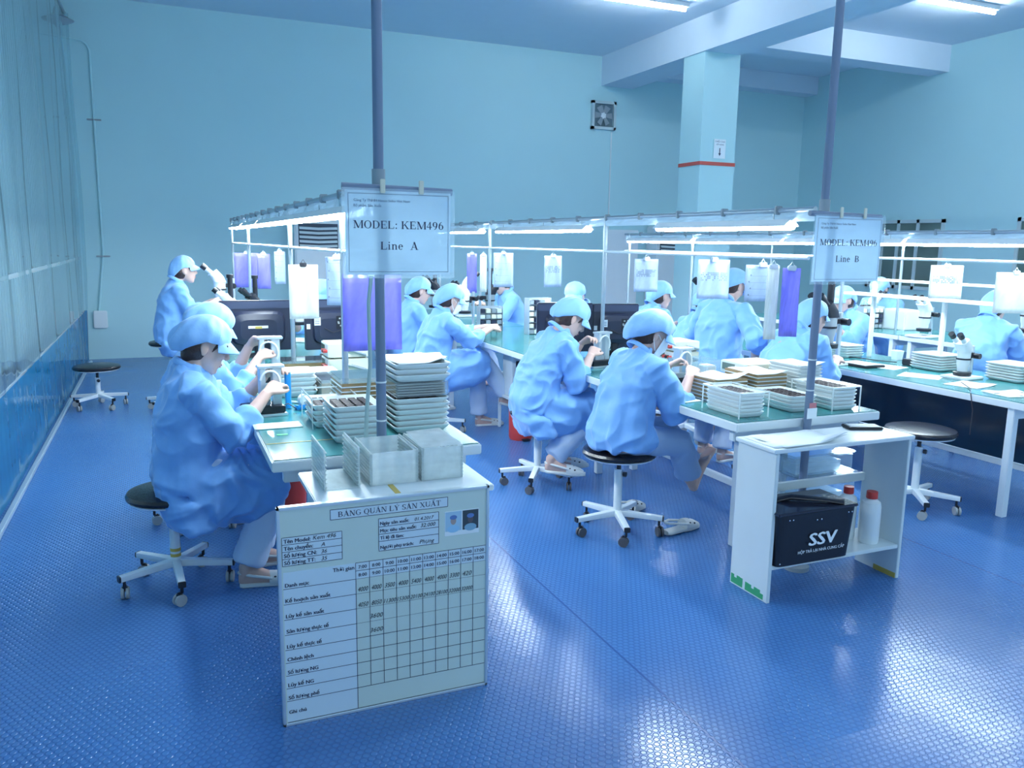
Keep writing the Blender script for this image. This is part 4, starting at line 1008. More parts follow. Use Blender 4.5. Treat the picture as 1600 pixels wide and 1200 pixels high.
    c.loft([(Nk+D(lean)*0.045+Vector((0.0, 0, 0)), (0.058, 0, 0), (0, 0.062, 0)), (Nk+D(lean)*0.012, (0.070, 0, 0), (0, 0.082, 0)), (Nk-D(lean)*0.03, (0.092, 0, 0.0), (0, 0.150, 0)), (Nk-D(lean)*0.075, (0.112, 0, 0), (0, 0.188, 0)), (Ch-D(lean)*0.02, (0.128, 0, 0), (0, 0.185, 0)),
            (W_+D(lean)*0.06, (0.128, 0, 0), (0, 0.180, 0)), (W_-D(lean)*0.05+Vector((0.0, 0, 0)), (0.132, 0, 0), (0, 0.185, 0)), (P+Vector((0.0, 0, 0.02)), (0.145, 0, 0), (0, 0.200, 0)), (P-Vector((0.0, 0, 0.065)), (0.145, 0, 0), (0, 0.200, 0))], 24, 2.3)
    # collar
    for i, s in enumerate((-1, 1)):
        m_ = el[i].lerp(wr[i], 0.50); m2 = el[i].lerp(wr[i], 0.42)
        sag = Vector((0, 0, -0.016))
        c.tube([sh[i]-Vector((0, s*0.08, -0.004)), sh[i]+Vector((0, s*0.004, -0.002)), sh[i].lerp(el[i], 0.5)+sag*0.3, el[i]+sag, el[i].lerp(wr[i], 0.22)+sag*0.8, m2, m_], [0.062, 0.068, 0.066, 0.068, 0.066, 0.052, 0.045], 18)
    if not standing:
        kx = (kn[0].x+kn[1].x)/2; ky = (kn[0].y+kn[1].y)/2; kz = (kn[0].z+kn[1].z)/2; hwk = abs(kn[1].y-kn[0].y)/2+0.108
        Kx = P.x+(kx-P.x)*skirt_len
        zt0 = P.z+0.088; zk = max(kn[0].z, kn[1].z)+0.100
        secs = []
        for f, dr in ((0.0, 0.4), (0.25, 1.0), (0.5, 1.0), (0.75, 0.95), (0.95, 0.7), (1.06, 0.45)):
            x = P.x+(Kx-P.x)*f; zt = zt0+(zk-zt0)*f - (0.03 if f > 1 else 0); zb = seat-drape*dr+(kz-seat)*f*0.5; y = P.y+(ky-P.y)*f
            secs.append(((x, y, (zt+zb)/2), (0.0, 0.200+(hwk-0.200)*f, 0), (0, 0, (zt-zb)/2)))
        c.loft(secs, 26, 3.0)
        if drape > 0.05: c.loft([((P.x-0.09, 0, seat+0.03), (0.05, 0, 0), (0, 0.17, 0)), ((P.x-0.02, 0, seat-0.02), (0.11, 0, 0), (0, 0.21, 0)), ((P.x+0.02, 0, seat-drape*0.9), (0.10, 0, 0.01), (0, 0.215, 0))], 22, 2.6)
    else:
        c.loft([((P.x, 0, P.z+0.03), (0.145, 0, 0), (0, 0.20, 0)), ((P.x+0.01, 0, P.z-0.18), (0.16, 0, 0), (0, 0.225, 0)), ((P.x+0.02, 0, P.z-0.42), (0.165, 0, 0), (0, 0.24, 0))], 24, 2.4)
    cv = {0: 0.0065, 1: 0.008, 2: 0.011, 3: 0.015}[near]
    cmm = c.build('lab_coat', M_coat, t, fixn=False); me = bake_remesh(cmm, cv, {0: 6, 1: 5, 2: 3, 3: 2}[near], 0.6); wrinkle(me, {0: 0.025, 1: 0.021, 2: 0.016, 3: 0.012}[near], seed*3.7)
    # collar band and cuffs as their own piece
    cb = MB()
    nx = Nk+D(lean)*0.030
    u_ = Vector((cos(rad(lean+16)), 0, -sin(rad(lean+16)))); v_ = Vector((0, 1, 0))
    pts = [nx+u_*(0.064*cos(a)-0.002)+v_*(0.066*sin(a))+Vector((0, 0, 0.010-0.010*cos(a))) for a in [2*PI*k/20+0.15 for k in range(20)]]
    cb.tube(pts, 0.015, 8, flat=0.35)
    cb.build('collar', M_coat, t, smooth=True)
    # ---- trousers
    tm = trousers or M_trs; q = MB()
    for i, s in enumerate((-1, 1)):
        hemp = kn[i].lerp(an[i], 0.93-hem); K = kn[i]
        q.tube([hips[i]+Vector((0, 0, 0.0)), hips[i].lerp(K, 0.5), K+Vector((0.0, 0, 0.0)), K.lerp(an[i], 0.3), K.lerp(an[i], 0.65), hemp], [0.086, 0.078, 0.072, 0.072, 0.070, 0.074], 18)
    q.ell(P+Vector((0.0, 0, -0.015)), (0.12, 0.175, 0.085), 18, 12)
    qo = q.build('trousers', tm, t, fixn=False); me = bake_remesh(qo, {0: 0.008, 1: 0.010, 2: 0.012, 3: 0.016}[near], 4); wrinkle(me, 0.009, seed*1.9+4)
    if clogs and near < 3:
        for i in (0, 1): clog_mesh(ft[i]-fu[i]*0.004, fd[i], fu[i]).build('clog', None, t, smooth=True)
    return t

# line A, left side, near to far
person('nearest woman of line A in profile, blue coat and cap, brown fringe, no mask', (0.070, 3.78, 0), 0.0, seat=0.455, lean=4, head_pitch=22, near=0, seed=1,
       hands=((0.345, -0.02, 0.865), (0.355, 0.17, 0.915)), knees=((0.375, -0.09, 0.500), (0.385, 0.10, 0.490)), feet=((0.22, -0.10, 0.0), (0.29, 0.12, 0)), foot_dir=((1, -0.15, 0), (1, 0.1, 0)), drape=0.17, cap_big=1.3, curl=0.55, skirt_len=1.0)
person('second woman of line A, leaning over a clamp fixture behind the nearest woman', (0.075, 4.66, 0), 0.03, seat=0.46, lean=12, head_pitch=34, near=1, seed=2,
       hands=((0.40, -0.02, 0.90), (0.37, 0.13, 0.95)), trousers=M_trg, cap_big=1.4, curl=0.6)
person('woman at the far end of line A at a microscope on a high stool', (0.07, 7.95, 0), 0.05, seat=0.635, lean=8, head_pitch=0, near=2, seed=3,
       hands=((0.36, -0.08, 0.98), (0.38, 0.12, 0.98)), knees=((0.36, -0.1, 0.62), (0.36, 0.1, 0.62)), feet=((0.24, -0.1, 0.16), (0.24, 0.1, 0.16)), cap_big=0.9)
# line B, left side, near to far
person('worker with masked face turned away and bare feet on the rail, nearest at line B', (2.195, 3.66, 0), 0.05, seat=0.475, lean=15, head_pitch=30, head_yaw=-12, near=0, seed=4, mask=M_mask, fringe=False,
       hands=((0.375, -0.09, 0.86), (0.42, 0.16, 0.88)), knees=((0.33, -0.10, 0.50), (0.38, 0.10, 0.53)), feet=((0.49, -0.06, 0.22), (0.60, 0.05, 0.245)), foot_dir=((0.55, 0.35, 0.62), (0.6, 0.25, 0.60)), foot_up=((-0.6, 0, 0.7), (-0.6, 0, 0.7)),
       clogs=False, barefoot=True, trousers=M_trg, cap_big=1.5, drape=0.03, hem=0.08, skirt_len=0.32, head_fwd=-0.01)
person('unmasked woman with dark fringe, second from the near end of line B', (2.15, 4.64, 0), -0.08, seat=0.495, lean=21, head_pitch=36, head_yaw=-6, near=0, seed=5,
       hands=((0.36, -0.05, 0.85), (0.36, 0.12, 0.90)), knees=((0.38, -0.12, 0.50), (0.40, 0.10, 0.52)), feet=((0.07, -0.13, 0.12), (0.16, 0.02, 0.11)), foot_dir=((1, -0.45, -0.05), (1, -0.2, 0)), drape=0.15, cap_big=1.2)
person('masked woman with crossed legs in the middle of line B, reaching over the bench', (1.99, 6.30, 0), 0.0, seat=0.47, lean=12, head_pitch=24, near=1, seed=6, mask=M_mask, fringe=False,
       hands=((0.50, -0.04, 0.85), (0.54, 0.12, 0.85)), knees=((0.44, -0.06, 0.58), (0.42, 0.08, 0.50)), feet=((0.62, -0.02, 0.20), (0.46, 0.10, 0.0)), foot_dir=((1, 0, -0.3), (1, 0, 0)), foot_up=((0.3, 0, 1), (0, 0, 1)), drape=0.13, cap_big=1.1)
person('woman half hidden by the Line A pole, sitting on a dark-backed chair at line B', (2.03, 7.25, 0), 0.0, seat=0.48, lean=10, head_pitch=16, near=2, seed=7, hands=((0.34, -0.06, 0.92), (0.38, 0.12, 0.92)), trousers=M_trg)
# far sides, facing the viewer
person('masked worker facing the viewer above a dark monitor in line A', (1.42, 7.15, 0), math.radians(205), seat=0.47, lean=12, head_pitch=22, near=2, seed=8, mask=M_mask, head_yaw=28, fringe=False)
person('worker facing the viewer, only eyes and white mask above the black screen of line B', (3.62, 6.62, 0), math.radians(190), seat=0.47, lean=14, head_pitch=16, head_yaw=38, near=2, seed=9, mask=M_mask, fringe=False)
person('small distant worker behind the line B post bending to a microscope', (3.62, 8.35, 0), math.radians(180), seat=0.50, lean=14, head_pitch=26, near=3, seed=10)
# line C, left side
person('woman with dark hair at her nape pressed to a white microscope, behind the barefoot worker', (3.84, 6.10, 0), 0.0, seat=0.50, lean=14, head_pitch=10, near=2, seed=11, fringe=False, hands=((0.42, -0.1, 0.85), (0.42, 0.12, 0.85)))
person('worker in a dark face mask next to the standing woman at line C', (3.86, 5.42, 0), 0.0, seat=0.48, lean=12, head_pitch=24, near=2, seed=12, mask=M_maskd, fringe=False, hands=((0.42, -0.1, 0.85), (0.42, 0.12, 0.85)))
person('standing woman with bare forearm whose head is behind the hanging papers of line B', (3.67, 4.82, 0), math.radians(12), seat=0.64, lean=9, head_pitch=34, near=1, seed=13, standing=True, fringe=False,
       hands=((0.10, -0.27, 0.74), (0.30, 0.20, 0.95)), knees=((0.04, -0.1, 0.44), (0.06, 0.1, 0.44)), feet=((0.0, -0.11, 0.0), (0.04, 0.11, 0.0)), elbows_out=0.9)
person('stooping worker behind the Line B pole at line C, looking into a dark microscope', (3.68, 4.18, 0), 0.08, seat=0.52, lean=26, head_pitch=12, near=1, seed=14, fringe=False, hands=((0.48, -0.06, 0.80), (0.50, 0.14, 0.80)), cap_big=1.2)
person('worker across the right-hand bench, seen behind the dark microscope', (5.75, 5.55, 0), math.radians(182), seat=0.48, lean=14, head_pitch=14, near=2, seed=15)
person('worker facing left with lowered face in the row behind line C', (7.42, 6.75, 0), math.radians(196), seat=0.50, lean=14, head_pitch=32, near=2, seed=16)
person('worker at the far right with back turned, looking into a microscope', (5.80, 4.36, 0), math.radians(12), seat=0.50, lean=14, head_pitch=8, near=1, seed=17, fringe=False, hands=((0.45, -0.12, 0.86), (0.46, 0.14, 0.86)), cap_big=0.8)
for lab, l, z, r in (('black round stool under the masked worker facing the viewer in line A', (1.42, 7.15, 0), 0.46, 0.3), ('black round stool under the worker behind the black screen of line B', (3.62, 6.62, 0), 0.46, 0.7),
      ('black round stool under the distant worker behind the line B post', (3.62, 8.35, 0), 0.49, 0.1), ('black round stool under the woman at the white microscope of line C', (3.84, 6.10, 0), 0.49, 0.5),
      ('black round stool under the worker in the dark mask at line C', (3.86, 5.42, 0), 0.47, 0.9), ('black round stool under the stooping worker at line C', (3.68, 4.18, 0), 0.51, 0.2),
      ('black round stool under the worker across the right-hand bench', (5.75, 5.55, 0), 0.47, 0.6), ('black round stool under the worker facing left behind line C', (7.42, 6.75, 0), 0.49, 0.4),
      ('black round stool under the worker with back turned at the far right', (5.80, 4.36, 0), 0.49, 0.8)):
    star_stool(lab, l, z, r, 0.17)
# ================================================================== things on and around the benches
def ordn(i): return ORD[i] if i < len(ORD) else 'next'
def tray_mesh(w, d, h, r=0.02, m=None):
    """shallow moulded tray with a flared rounded rim"""
    mb = MB(); n = 5; vs = []; fs = []
    rings = [(0.82, 0.0), (0.90, 0.35), (1.0, 0.85), (1.0, 1.0), (0.955, 1.0), (0.87, 0.45), (0.80, 0.22)]
    for k, z in rings:
        a, b = w/2-(1-k)*w/2, d/2-(1-k)*w/2
        for px, py in rrect(-a, a, -b, b, min(r*k, a*0.9), n-1): vs.append((px, py, z*h))
    q = 4*n
    for i in range(len(rings)-1):
        for j in range(q): fs.append((i*q+j, i*q+(j+1) % q, (i+1)*q+(j+1) % q, (i+1)*q+j))
    fs.append(tuple(range(q))[::-1]); fs.append(tuple(range((len(rings)-1)*q, len(rings)*q)))
    return mb.add(vs, fs)
_tm = {}
def tray(x, y, z, w, d, h, label, group, rz=0.0, filled=False):
    k = (w, d, h)
    if k not in _tm:
        o = tray_mesh(w, d, h).build('tray', M_tray, smooth=True); _tm[k] = o.data; bpy.data.objects.remove(o)
    o = bpy.data.objects.new('tray', _tm[k]); COL.objects.link(o); o.location = (x, y, z); o.rotation_euler = (0, 0, rz)
    tag(o, label, 'tray', group)
    if filled:
        m = MB(); nx, ny = 4, 7
        for i in range(nx):
            for j in range(ny):
                cx, cy = (i-(nx-1)/2)*w*0.19, (j-(ny-1)/2)*d*0.115; m.box(cx-w*0.07, cx+w*0.07, cy-d*0.04, cy+d*0.04, h*0.3, h*0.78)
        stuff(m.build('dark_parts', M_dark, o))
    return o
def tray_stack(x, y, z, n, w, d, where, group, pitch=0.0235, h=0.030, rz=0.0, filled=True, jit=0.003):
    for i in range(n):
        top = i == n-1
        lab = ('topmost white tray %s' if top else ordn(n-1-i)+' white tray from the top %s') % where
        tray(x+random.uniform(-jit, jit), y+random.uniform(-jit, jit), z+0.001+i*pitch, w, d, h, lab, group, rz+random.uniform(-0.01, 0.01), filled and top)
    return z+n*pitch+0.006
def brown_stack(x, y, z, n, w, d, where, group, pitch=0.021):
    """trays of brown board between white edges"""
    for i in range(n):
        t_ = thing('board_tray', '%s brown board tray from the top %s' % (ordn(n-1-i), where), 'tray', (x+random.uniform(-.003, .003), y, z+0.001+i*pitch), 0, group)
        MB().bbox(-w/2, w/2, -d/2, d/2, 0, 0.006, 0.002).build('rim', M_tray, t_)
        MB().box(-w/2+0.004, w/2-0.004, -d/2+0.003, d/2-0.003, 0.006, pitch-0.0015).build('board', M_wood, t_)
    return z+n*pitch+0.001
def paper(x, y, z, w, d, rz, label, m=None, n=1, curl=0.0, text=False, cat='paper'):
    mb = MB(); g = 8; vs = []; fs = []
    for j in range(g+1):
        for i in range(g+1):
            px, py = -w/2+w*i/g, -d/2+d*j/g
            e = max(0, (i/g-0.6))*max(0, 0.5-j/g)
            vs.append((px, py, 0.0012*n+curl*e*4+curl*0.15*math.sin(i*1.1)*math.sin(j*0.9)))
    for j in range(g):
        for i in range(g): a = j*(g+1)+i; fs.append((a, a+1, a+g+2, a+g+1))
    mb.add(vs, fs)
    o = mb.build('paper_sheet', m or M_paper, smooth=True, fixn=False); o.location = (x, y, z); o.rotation_euler = (0, 0, rz)
    so = o.modifiers.new('s', 'SOLIDIFY'); so.thickness = 0.001*max(1, n); so.offset = -1
    tag(o, label, cat)
    if text:
        k = MB()
        for q in range(9): k.box(-w*0.4, w*(0.4-0.1*(q % 3)), -d*0.38+q*d*0.09, -d*0.38+q*d*0.09+0.002, 0.0016*n, 0.0018*n)
        k.build('printed_lines', M_inkl, o)
    return o

def hang(x, y, z, w, h, rz, label, m=None, kind='text', tilt=0.0, cat='sheet'):
    t = thing('hanging_sheet', label, cat, (x, y, z), rz)
    g = 8; vs = []; fs = []
    for j in range(g+1):
        for i in range(g+1): vs.append((-w/2+w*i/g, 0.004*math.sin(i*0.9+j*0.4)+tilt*j/g, -h*j/g))
    for j in range(g):
        for i in range(g): a = j*(g+1)+i; fs.append((a, a+1, a+g+2, a+g+1))
    s = MB().add(vs, fs).build('sheet', m or M_sheet, t, smooth=True, fixn=False)
    so = s.modifiers.new('s', 'SOLIDIFY'); so.thickness = 0.0012
    k = MB().use(M_inkl); Y = -0.008+tilt*0.5
    if kind == 'text':
        for q in range(5): k.box(-w*0.38, w*(0.38-0.07*(q % 3)), Y+tilt*(q/5-0.4), Y+0.0003+tilt*(q/5-0.4), -h*(0.12+0.18*q)-0.0014, -h*(0.12+0.18*q)); k.ell((-w*(0.40-0.05*(q % 2)), Y+tilt*(q/5-0.4), -h*(0.10+0.18*q)), (0.004, 0.001, 0.005), 8, 6)
    elif kind == 'photo':
        random.seed(int(w*1000)+int(abs(x*77)))
        for i in range(16):
            for j in range(5):
                if random.random() < 0.6:
                    a, b = -w*0.42+i*w*0.0525, -h*0.32-j*h*0.045; k.box(a, a+w*0.04, Y, Y+0.0003, b-h*0.035, b)
    if kind in ('text', 'photo'): k.build('printed_marks', None, t, fixn=False)
    c = MB().bbox(-0.02, 0.02, -0.010, 0.008, -0.012, 0.012, 0.003).tube([(-0.012, 0, 0.010), (0, 0, 0.03), (0.012, 0, 0.010)], 0.0018, 6)
    c.build('clip', M_plasticb if kind == 'clipboard' else M_steelw, t)
    return t

# --- papers and folders hung from the lines
yaw = lambda d: math.radians(d)
hang(0.80, 3.33, 1.415, 0.245, 0.315, 0.0, 'large violet plastic sheet hanging behind the Line A pole', M_purple, 'none')
hang(0.77, 4.90, 1.405, 0.168, 0.315, yaw(-6), 'white document pad on a clipboard hanging above line A', M_sheetw, 'clipboard', cat='clipboard')
hang(0.795, 4.02, 1.468, 0.115, 0.235, yaw(-22), 'blue-grey printed sheet hanging left of the Line A sign', M_sheet, 'text', 0.02)
hang(0.74, 7.95, 1.42, 0.22, 0.315, yaw(-4), 'pale violet sheet hanging at the far end of line A, left one', M_purple, 'none')
hang(0.835, 7.45, 1.42, 0.11, 0.30, yaw(-4), 'narrow pale violet sheet hanging at the far end of line A, right one', M_purple, 'none')
hang(0.90, 6.9, 1.45, 0.085, 0.26, yaw(-10), 'thin grey sheet hanging at the far end of line A', M_sheet, 'text')
hang(2.82, 4.45, 1.462, 0.155, 0.205, yaw(-14), 'grey sheet with a band of small pictures hanging above line B beside its second post', M_sheet, 'photo')
hang(2.82, 3.76, 1.475, 0.185, 0.215, yaw(-14), 'sheet with pictures and a ring mark hanging in front of the standing woman', M_sheet, 'photo')
hang(2.83, 3.37, 1.458, 0.175, 0.185, yaw(-20), 'bluish sheet of ruled text lines hanging left of the Line B sign', M_sheet, 'text')
hang(2.77, 3.22, 1.455, 0.060, 0.36, yaw(-25), 'narrow cream booklet hanging beside the Line B pole', M_sheetw, 'none', cat='booklet')
hang(2.795, 3.12, 1.450, 0.085, 0.33, yaw(-30), 'violet plastic sheet hanging beside the Line B pole', M_purple, 'none')
hang(2.80, 5.75, 1.455, 0.14, 0.24, yaw(-10), 'faint printed sheet hanging above the black screen of line B', M_sheet, 'photo')
hang(2.80, 6.75, 1.46, 0.18, 0.30, yaw(-10), 'faint blank sheet hanging beside the third post of line B', M_sheet, 'text')
hang(2.80, 7.55, 1.44, 0.10, 0.38, yaw(-5), 'violet sheet hanging at the far end of line B', M_purple, 'none')
hang(2.90, 7.50, 1.43, 0.07, 0.36, yaw(-5), 'white sheet hanging beside the violet one at the far end of line B', M_sheetw, 'none')
hang(4.90, 3.98, 1.445, 0.215, 0.225, yaw(-28), 'white sheet with a coloured picture band hanging above the right-hand bench', M_sheetw, 'photo')
hang(4.92, 3.50, 1.415, 0.24, 0.255, yaw(-28), 'blank white sheet hanging at the right edge of the view', M_sheetw, 'none')


# --- white plastic racks on the end cabinet of line A
def acrylic_rack(x0, x1, y0, y1, z, h, label, front=False, back=True, ribs=9, top=False):
    t = thing('plastic_rack', label, 'rack', ((x0+x1)/2, (y0+y1)/2, z)); a, b = (x1-x0)/2, (y1-y0)/2
    for sx in (-1, 1):
        p = MB().box(sx*a-0.0025, sx*a+0.0025, -b, b, 0, h)
        for q in range(ribs):
            zz = h*(q+0.7)/(ribs+0.4); p.bbox(sx*a-0.004, sx*a+0.004+0.0, -b-0.001, b+0.001, zz-0.0030, zz+0.0030, 0.001)
            p.box(sx*a-sx*0.004-0.004, sx*a-sx*0.004+0.004, -b, b, zz-0.0012, zz+0.0012)
        p.build('ribbed_side', M_acry, t)
    MB().box(-a, a, -b, b, 0, 0.004).build('base', M_acry, t)
    if back: MB().box(-a, a, b-0.004, b, 0.004, h*0.97).build('back_plate', M_acry, t)
    if front: MB().box(-a, a, -b, -b+0.004, 0.004, h*0.97).build('front_plate', M_acry, t)
    if top: MB().add([(-a, -b, h), (a, -b, h), (a*0.9, b, h*1.08), (-a*0.95, b*0.9, h*1.06)], [(0, 1, 2, 3)]).build('top_sheet', M_acry, t)
    return t
acrylic_rack(0.470, 0.585, 2.66, 2.90, 0.723, 0.140, 'empty ribbed plastic rack, left of the three on the line A end cabinet', back=False)
acrylic_rack(0.625, 0.790, 2.66, 2.90, 0.723, 0.118, 'translucent boxy plastic rack in the middle of the three on the line A end cabinet', front=True)
acrylic_rack(0.808, 0.955, 2.66, 2.90, 0.723, 0.120, 'translucent covered plastic rack, right of the three on the line A end cabinet', front=True, top=True)

def tray_cage(x, y, z, w, d, h, label):
    t = thing('tray_cage', label, 'rack', (x, y, z))
    for sx in (-1, 1):
        for sy in (-1, 1): MB().box(sx*w/2-0.002, sx*w/2+0.002, sy*d/2-0.003, sy*d/2+0.003, 0, h).build('corner_rod', M_acry, t)
    f = MB()
    f.box(-w/2, w/2, -d/2-0.002, -d/2+0.002, h-0.006, h); f.box(-w/2, w/2, d/2-0.002, d/2+0.002, h-0.006, h)
    for sx in (-1, 1): f.box(sx*w/2-0.002, sx*w/2+0.002, -d/2, d/2, h-0.006, h)
    f.build('top_frame', M_acry, t)
G = 'white trays stacked on line %s'
ZT = 0.7505
tray_stack(0.665, 3.60, ZT, 4, 0.185, 0.26, 'in the small left stack of line A', G % 'A')
tray_cage(0.665, 3.60, ZT, 0.20, 0.28, 0.135, 'clear cage around the small left tray stack on line A')
tray_stack(0.700, 3.30, ZT, 6, 0.20, 0.26, 'in the stack behind the Line A pole', G % 'A')
tray_stack(0.990, 3.42, ZT, 6, 0.245, 0.34, 'in the tall right stack of line A', G % 'A')
t = thing('clear_box', 'clear plastic box of striped cards between the trays of the tall right stack', 'box', (0.995, 3.42, 0.902))
MB().bbox(-0.115, 0.115, -0.15, 0.15, 0, 0.064, 0.004).build('case', M_clear, t)
b_ = MB()
for q in range(5): b_.box(-0.105, 0.105, -0.14, 0.14, 0.006+q*0.011, 0.012+q*0.011)
b_.build('card_stack', mat('card', (0.52, 0.46, 0.38), 0.6), t)

tray_stack(0.995, 3.42, 0.967, 3, 0.245, 0.33, 'above the clear box of line A', G % 'A', filled=False)
paper(0.985, 3.40, 1.046, 0.21, 0.29, 0.08, 'loose white papers topping the tall tray stack of line A', n=3, curl=0.03)
paper(1.06, 3.46, 1.046, 0.17, 0.24, -0.2, 'white plastic sleeve half under the papers on the tall tray stack', M_tray, curl=0.01)
zz = tray_stack(0.84, 3.76, ZT, 3, 0.24, 0.27, 'under the brown boards of line A', G % 'A', filled=False)
zz = brown_stack(0.85, 3.76, zz, 4, 0.25, 0.26, 'behind the pole of line A', 'brown board trays on line A')
t = thing('clear_cover', 'clear plastic cover over the brown board trays of line A', 'lid', (0.85, 3.76, zz)); MB().bbox(-0.13, 0.13, -0.135, 0.135, 0, 0.022, 0.004).build('lid', M_clear, t)
tray_stack(0.62, 4.34, ZT, 4, 0.20, 0.24, 'in the heap beside the blue strap', G % 'A', filled=False)
tray(0.62, 4.34, ZT+0.099, 0.19, 0.23, 0.026, 'upturned white tray on the heap beside the blue strap', G % 'A')
tray_stack(0.80, 4.75, ZT, 2, 0.24, 0.28, 'under the wooden strip of line A', G % 'A', filled=False)
t = thing('wooden_tray', 'long brown wooden tray with a clear cover in the middle of line A', 'tray', (0.80, 5.20, ZT)); MB().bbox(-0.135, 0.135, -0.10, 0.10, 0, 0.045, 0.003).build('tray_body', M_wood, t); MB().bbox(-0.14, 0.14, -0.105, 0.105, 0.046, 0.062, 0.003).build('cover', M_clear, t)
t = thing('wooden_tray', 'grey-brown layered tray in front of the wooden one on line A', 'tray', (0.83, 4.30, ZT)); MB().bbox(-0.10, 0.10, -0.14, 0.14, 0, 0.075, 0.003).build('tray_body', mat('card_layers', (0.40, 0.36, 0.31), 0.6, var=0.3, vscale=30), t); MB().bbox(-0.102, 0.102, -0.142, 0.142, 0.076, 0.092, 0.003).build('cover', M_clear, t)
paper(0.435, 3.58, ZT, 0.20, 0.11, 0.0, 'white plastic pad at the edge of line A in front of the nearest woman', M_tray, n=4)
tag(MB().box(0.41, 0.455, 3.40, 3.425, 0.7505, 0.7515).build('green_label', M_green), 'small green label stuck on the bench mat of line A', 'label')

def power_supply(x, y, z, rz, label, w=0.20, d=0.26, h=0.075, group=None):
    t = thing('power_supply', label, 'power supply', (x, y, z), rz, group)
    MB().bbox(-w/2, w/2, -d/2, d/2, 0.006, h, 0.003).build('case', M_cream, t)
    f = MB().bbox(-w/2-0.006, -w/2-0.0002, -d/2+0.002, d/2-0.002, 0.008, h-0.002, 0.002).build('front_panel', M_cab, t)
    MB().box(-w/2-0.008, -w/2-0.006, -d*0.05, d*0.42, h*0.35, h*0.85).build('display', M_winb, f)
    for k, (yy, mm) in enumerate(((-0.10, M_red), (-0.065, M_plasticb), (-0.03, M_red))):
        MB().cyl((-w/2-0.006, yy*d/0.26, h*0.5), (-w/2-0.030, yy*d/0.26, h*0.5), 0.010, 12).build('terminal', mm, f, smooth=True)
    hd = MB().tube([(-w*0.02, -d/2-0.003, h*0.55), (w*0.05, -d/2-0.012, h*0.55), (w*0.42, -d/2-0.012, h*0.22)], 0.009, 8)
    hd.build('handle', M_greyp, t, smooth=True)
    for sx in (-1, 1):
        for sy in (-1, 1): MB().box(sx*w*0.4-0.008, sx*w*0.4+0.008, sy*d*0.4-0.008, sy*d*0.4+0.008, 0, 0.006).build('foot', M_plasticb, t)
    return t
for i in range(2): power_supply(1.03, 5.02, ZT+i*0.092, 0.0, ('lower', 'upper')[i]+' cream power supply of the pair on line A', 0.24, 0.22, 0.090, 'cream power supplies')

for i in range(3): power_supply(3.06, 4.42, ZT+i*0.0665, 0.0, ('lowest', 'middle', 'topmost')[i]+' cream power supply in the pile of three on line B', 0.19, 0.22, 0.064, 'cream power supplies')
t = thing('clear_box', 'clear box with small parts on line B under the wide power supply', 'box', (3.13, 3.76, ZT)); MB().bbox(-0.12, 0.12, -0.13, 0.13, 0, 0.066, 0.004).build('case', M_clear, t)
stuff(MB().box(-0.10, 0.10, -0.11, 0.11, 0.004, 0.03).build('small_parts', M_greyp, t))
power_supply(3.13, 3.76, ZT+0.068, 0.0, 'wide cream power supply with a grey handle standing on a clear box on line B', 0.26, 0.24, 0.078, 'cream power supplies')
t = thing('clear_box', 'open clear plastic box left of the wide power supply on line B', 'box', (2.93, 4.05, ZT)); c_ = MB()
for q in ((-0.12, 0.12, -0.1, -0.097), (-0.12, 0.12, 0.097, 0.1), (-0.12, -0.117, -0.1, 0.1), (0.117, 0.12, -0.1, 0.1)): c_.box(*q, 0.0, 0.13)
c_.box(-0.12, 0.12, -0.1, 0.1, 0, 0.004).build('case', M_clear, t); random.seed(3)
bg = MB()
for q in range(14): bg.ell((random.uniform(-.08, .08), random.uniform(-.06, .06), 0.03+0.02*random.random()), (0.03, 0.02, 0.018), 8, 6, Matrix.Rotation(random.random()*6, 3, 'Z'))
stuff(bg.build('plastic_bags', M_acry, t, smooth=True))

# line B tray stacks
w_ = 'in the near left stack of line B'
tray_stack(2.545, 3.17, ZT, 6, 0.155, 0.27, w_, G % 'B', pitch=0.0185, h=0.024)
tray_cage(2.545, 3.17, ZT, 0.17, 0.285, 0.125, 'clear cage around the near left tray stack of line B')
tray_stack(2.880, 3.20, ZT, 4, 0.17, 0.28, 'in the stack left of the Line B pole', G % 'B', pitch=0.0185, h=0.024)
tray_stack(3.115, 3.17, ZT, 6, 0.165, 0.28, 'in the caged stack by the Line B pole', G % 'B', pitch=0.0185, h=0.024)
tray_cage(3.115, 3.17, ZT, 0.18, 0.29, 0.120, 'clear cage around the tray stack right of the Line B pole')
zz = brown_stack(2.700, 3.53, ZT, 6, 0.22, 0.26, 'behind the near left trays', 'brown board trays on line B', 0.0195)
paper(2.70, 3.53, zz, 0.21, 0.26, 0.1, 'folded white papers on the left brown stack of line B', n=2, curl=0.035)
zz = brown_stack(2.945, 3.51, ZT, 7, 0.20, 0.28, 'in the taller stack by the Line B pole', 'brown board trays on line B', 0.0195)
paper(2.945, 3.50, zz, 0.19, 0.27, -0.08, 'white papers on the taller brown stack of line B', n=2, curl=0.02)
tray_stack(3.19, 3.48, ZT, 9, 0.165, 0.26, 'in the tall right stack of line B', G % 'B', pitch=0.0185, h=0.024, filled=False)
paper(3.19, 3.47, ZT+9*0.0185+0.008, 0.17, 0.24, 0.05, 'white papers on the tall tray stack at the right edge of line B', n=2, curl=0.02)
paper(2.50, 3.56, ZT, 0.12, 0.22, 0.12, 'white plate with dark slots at the left edge of line B', n=3, text=True)

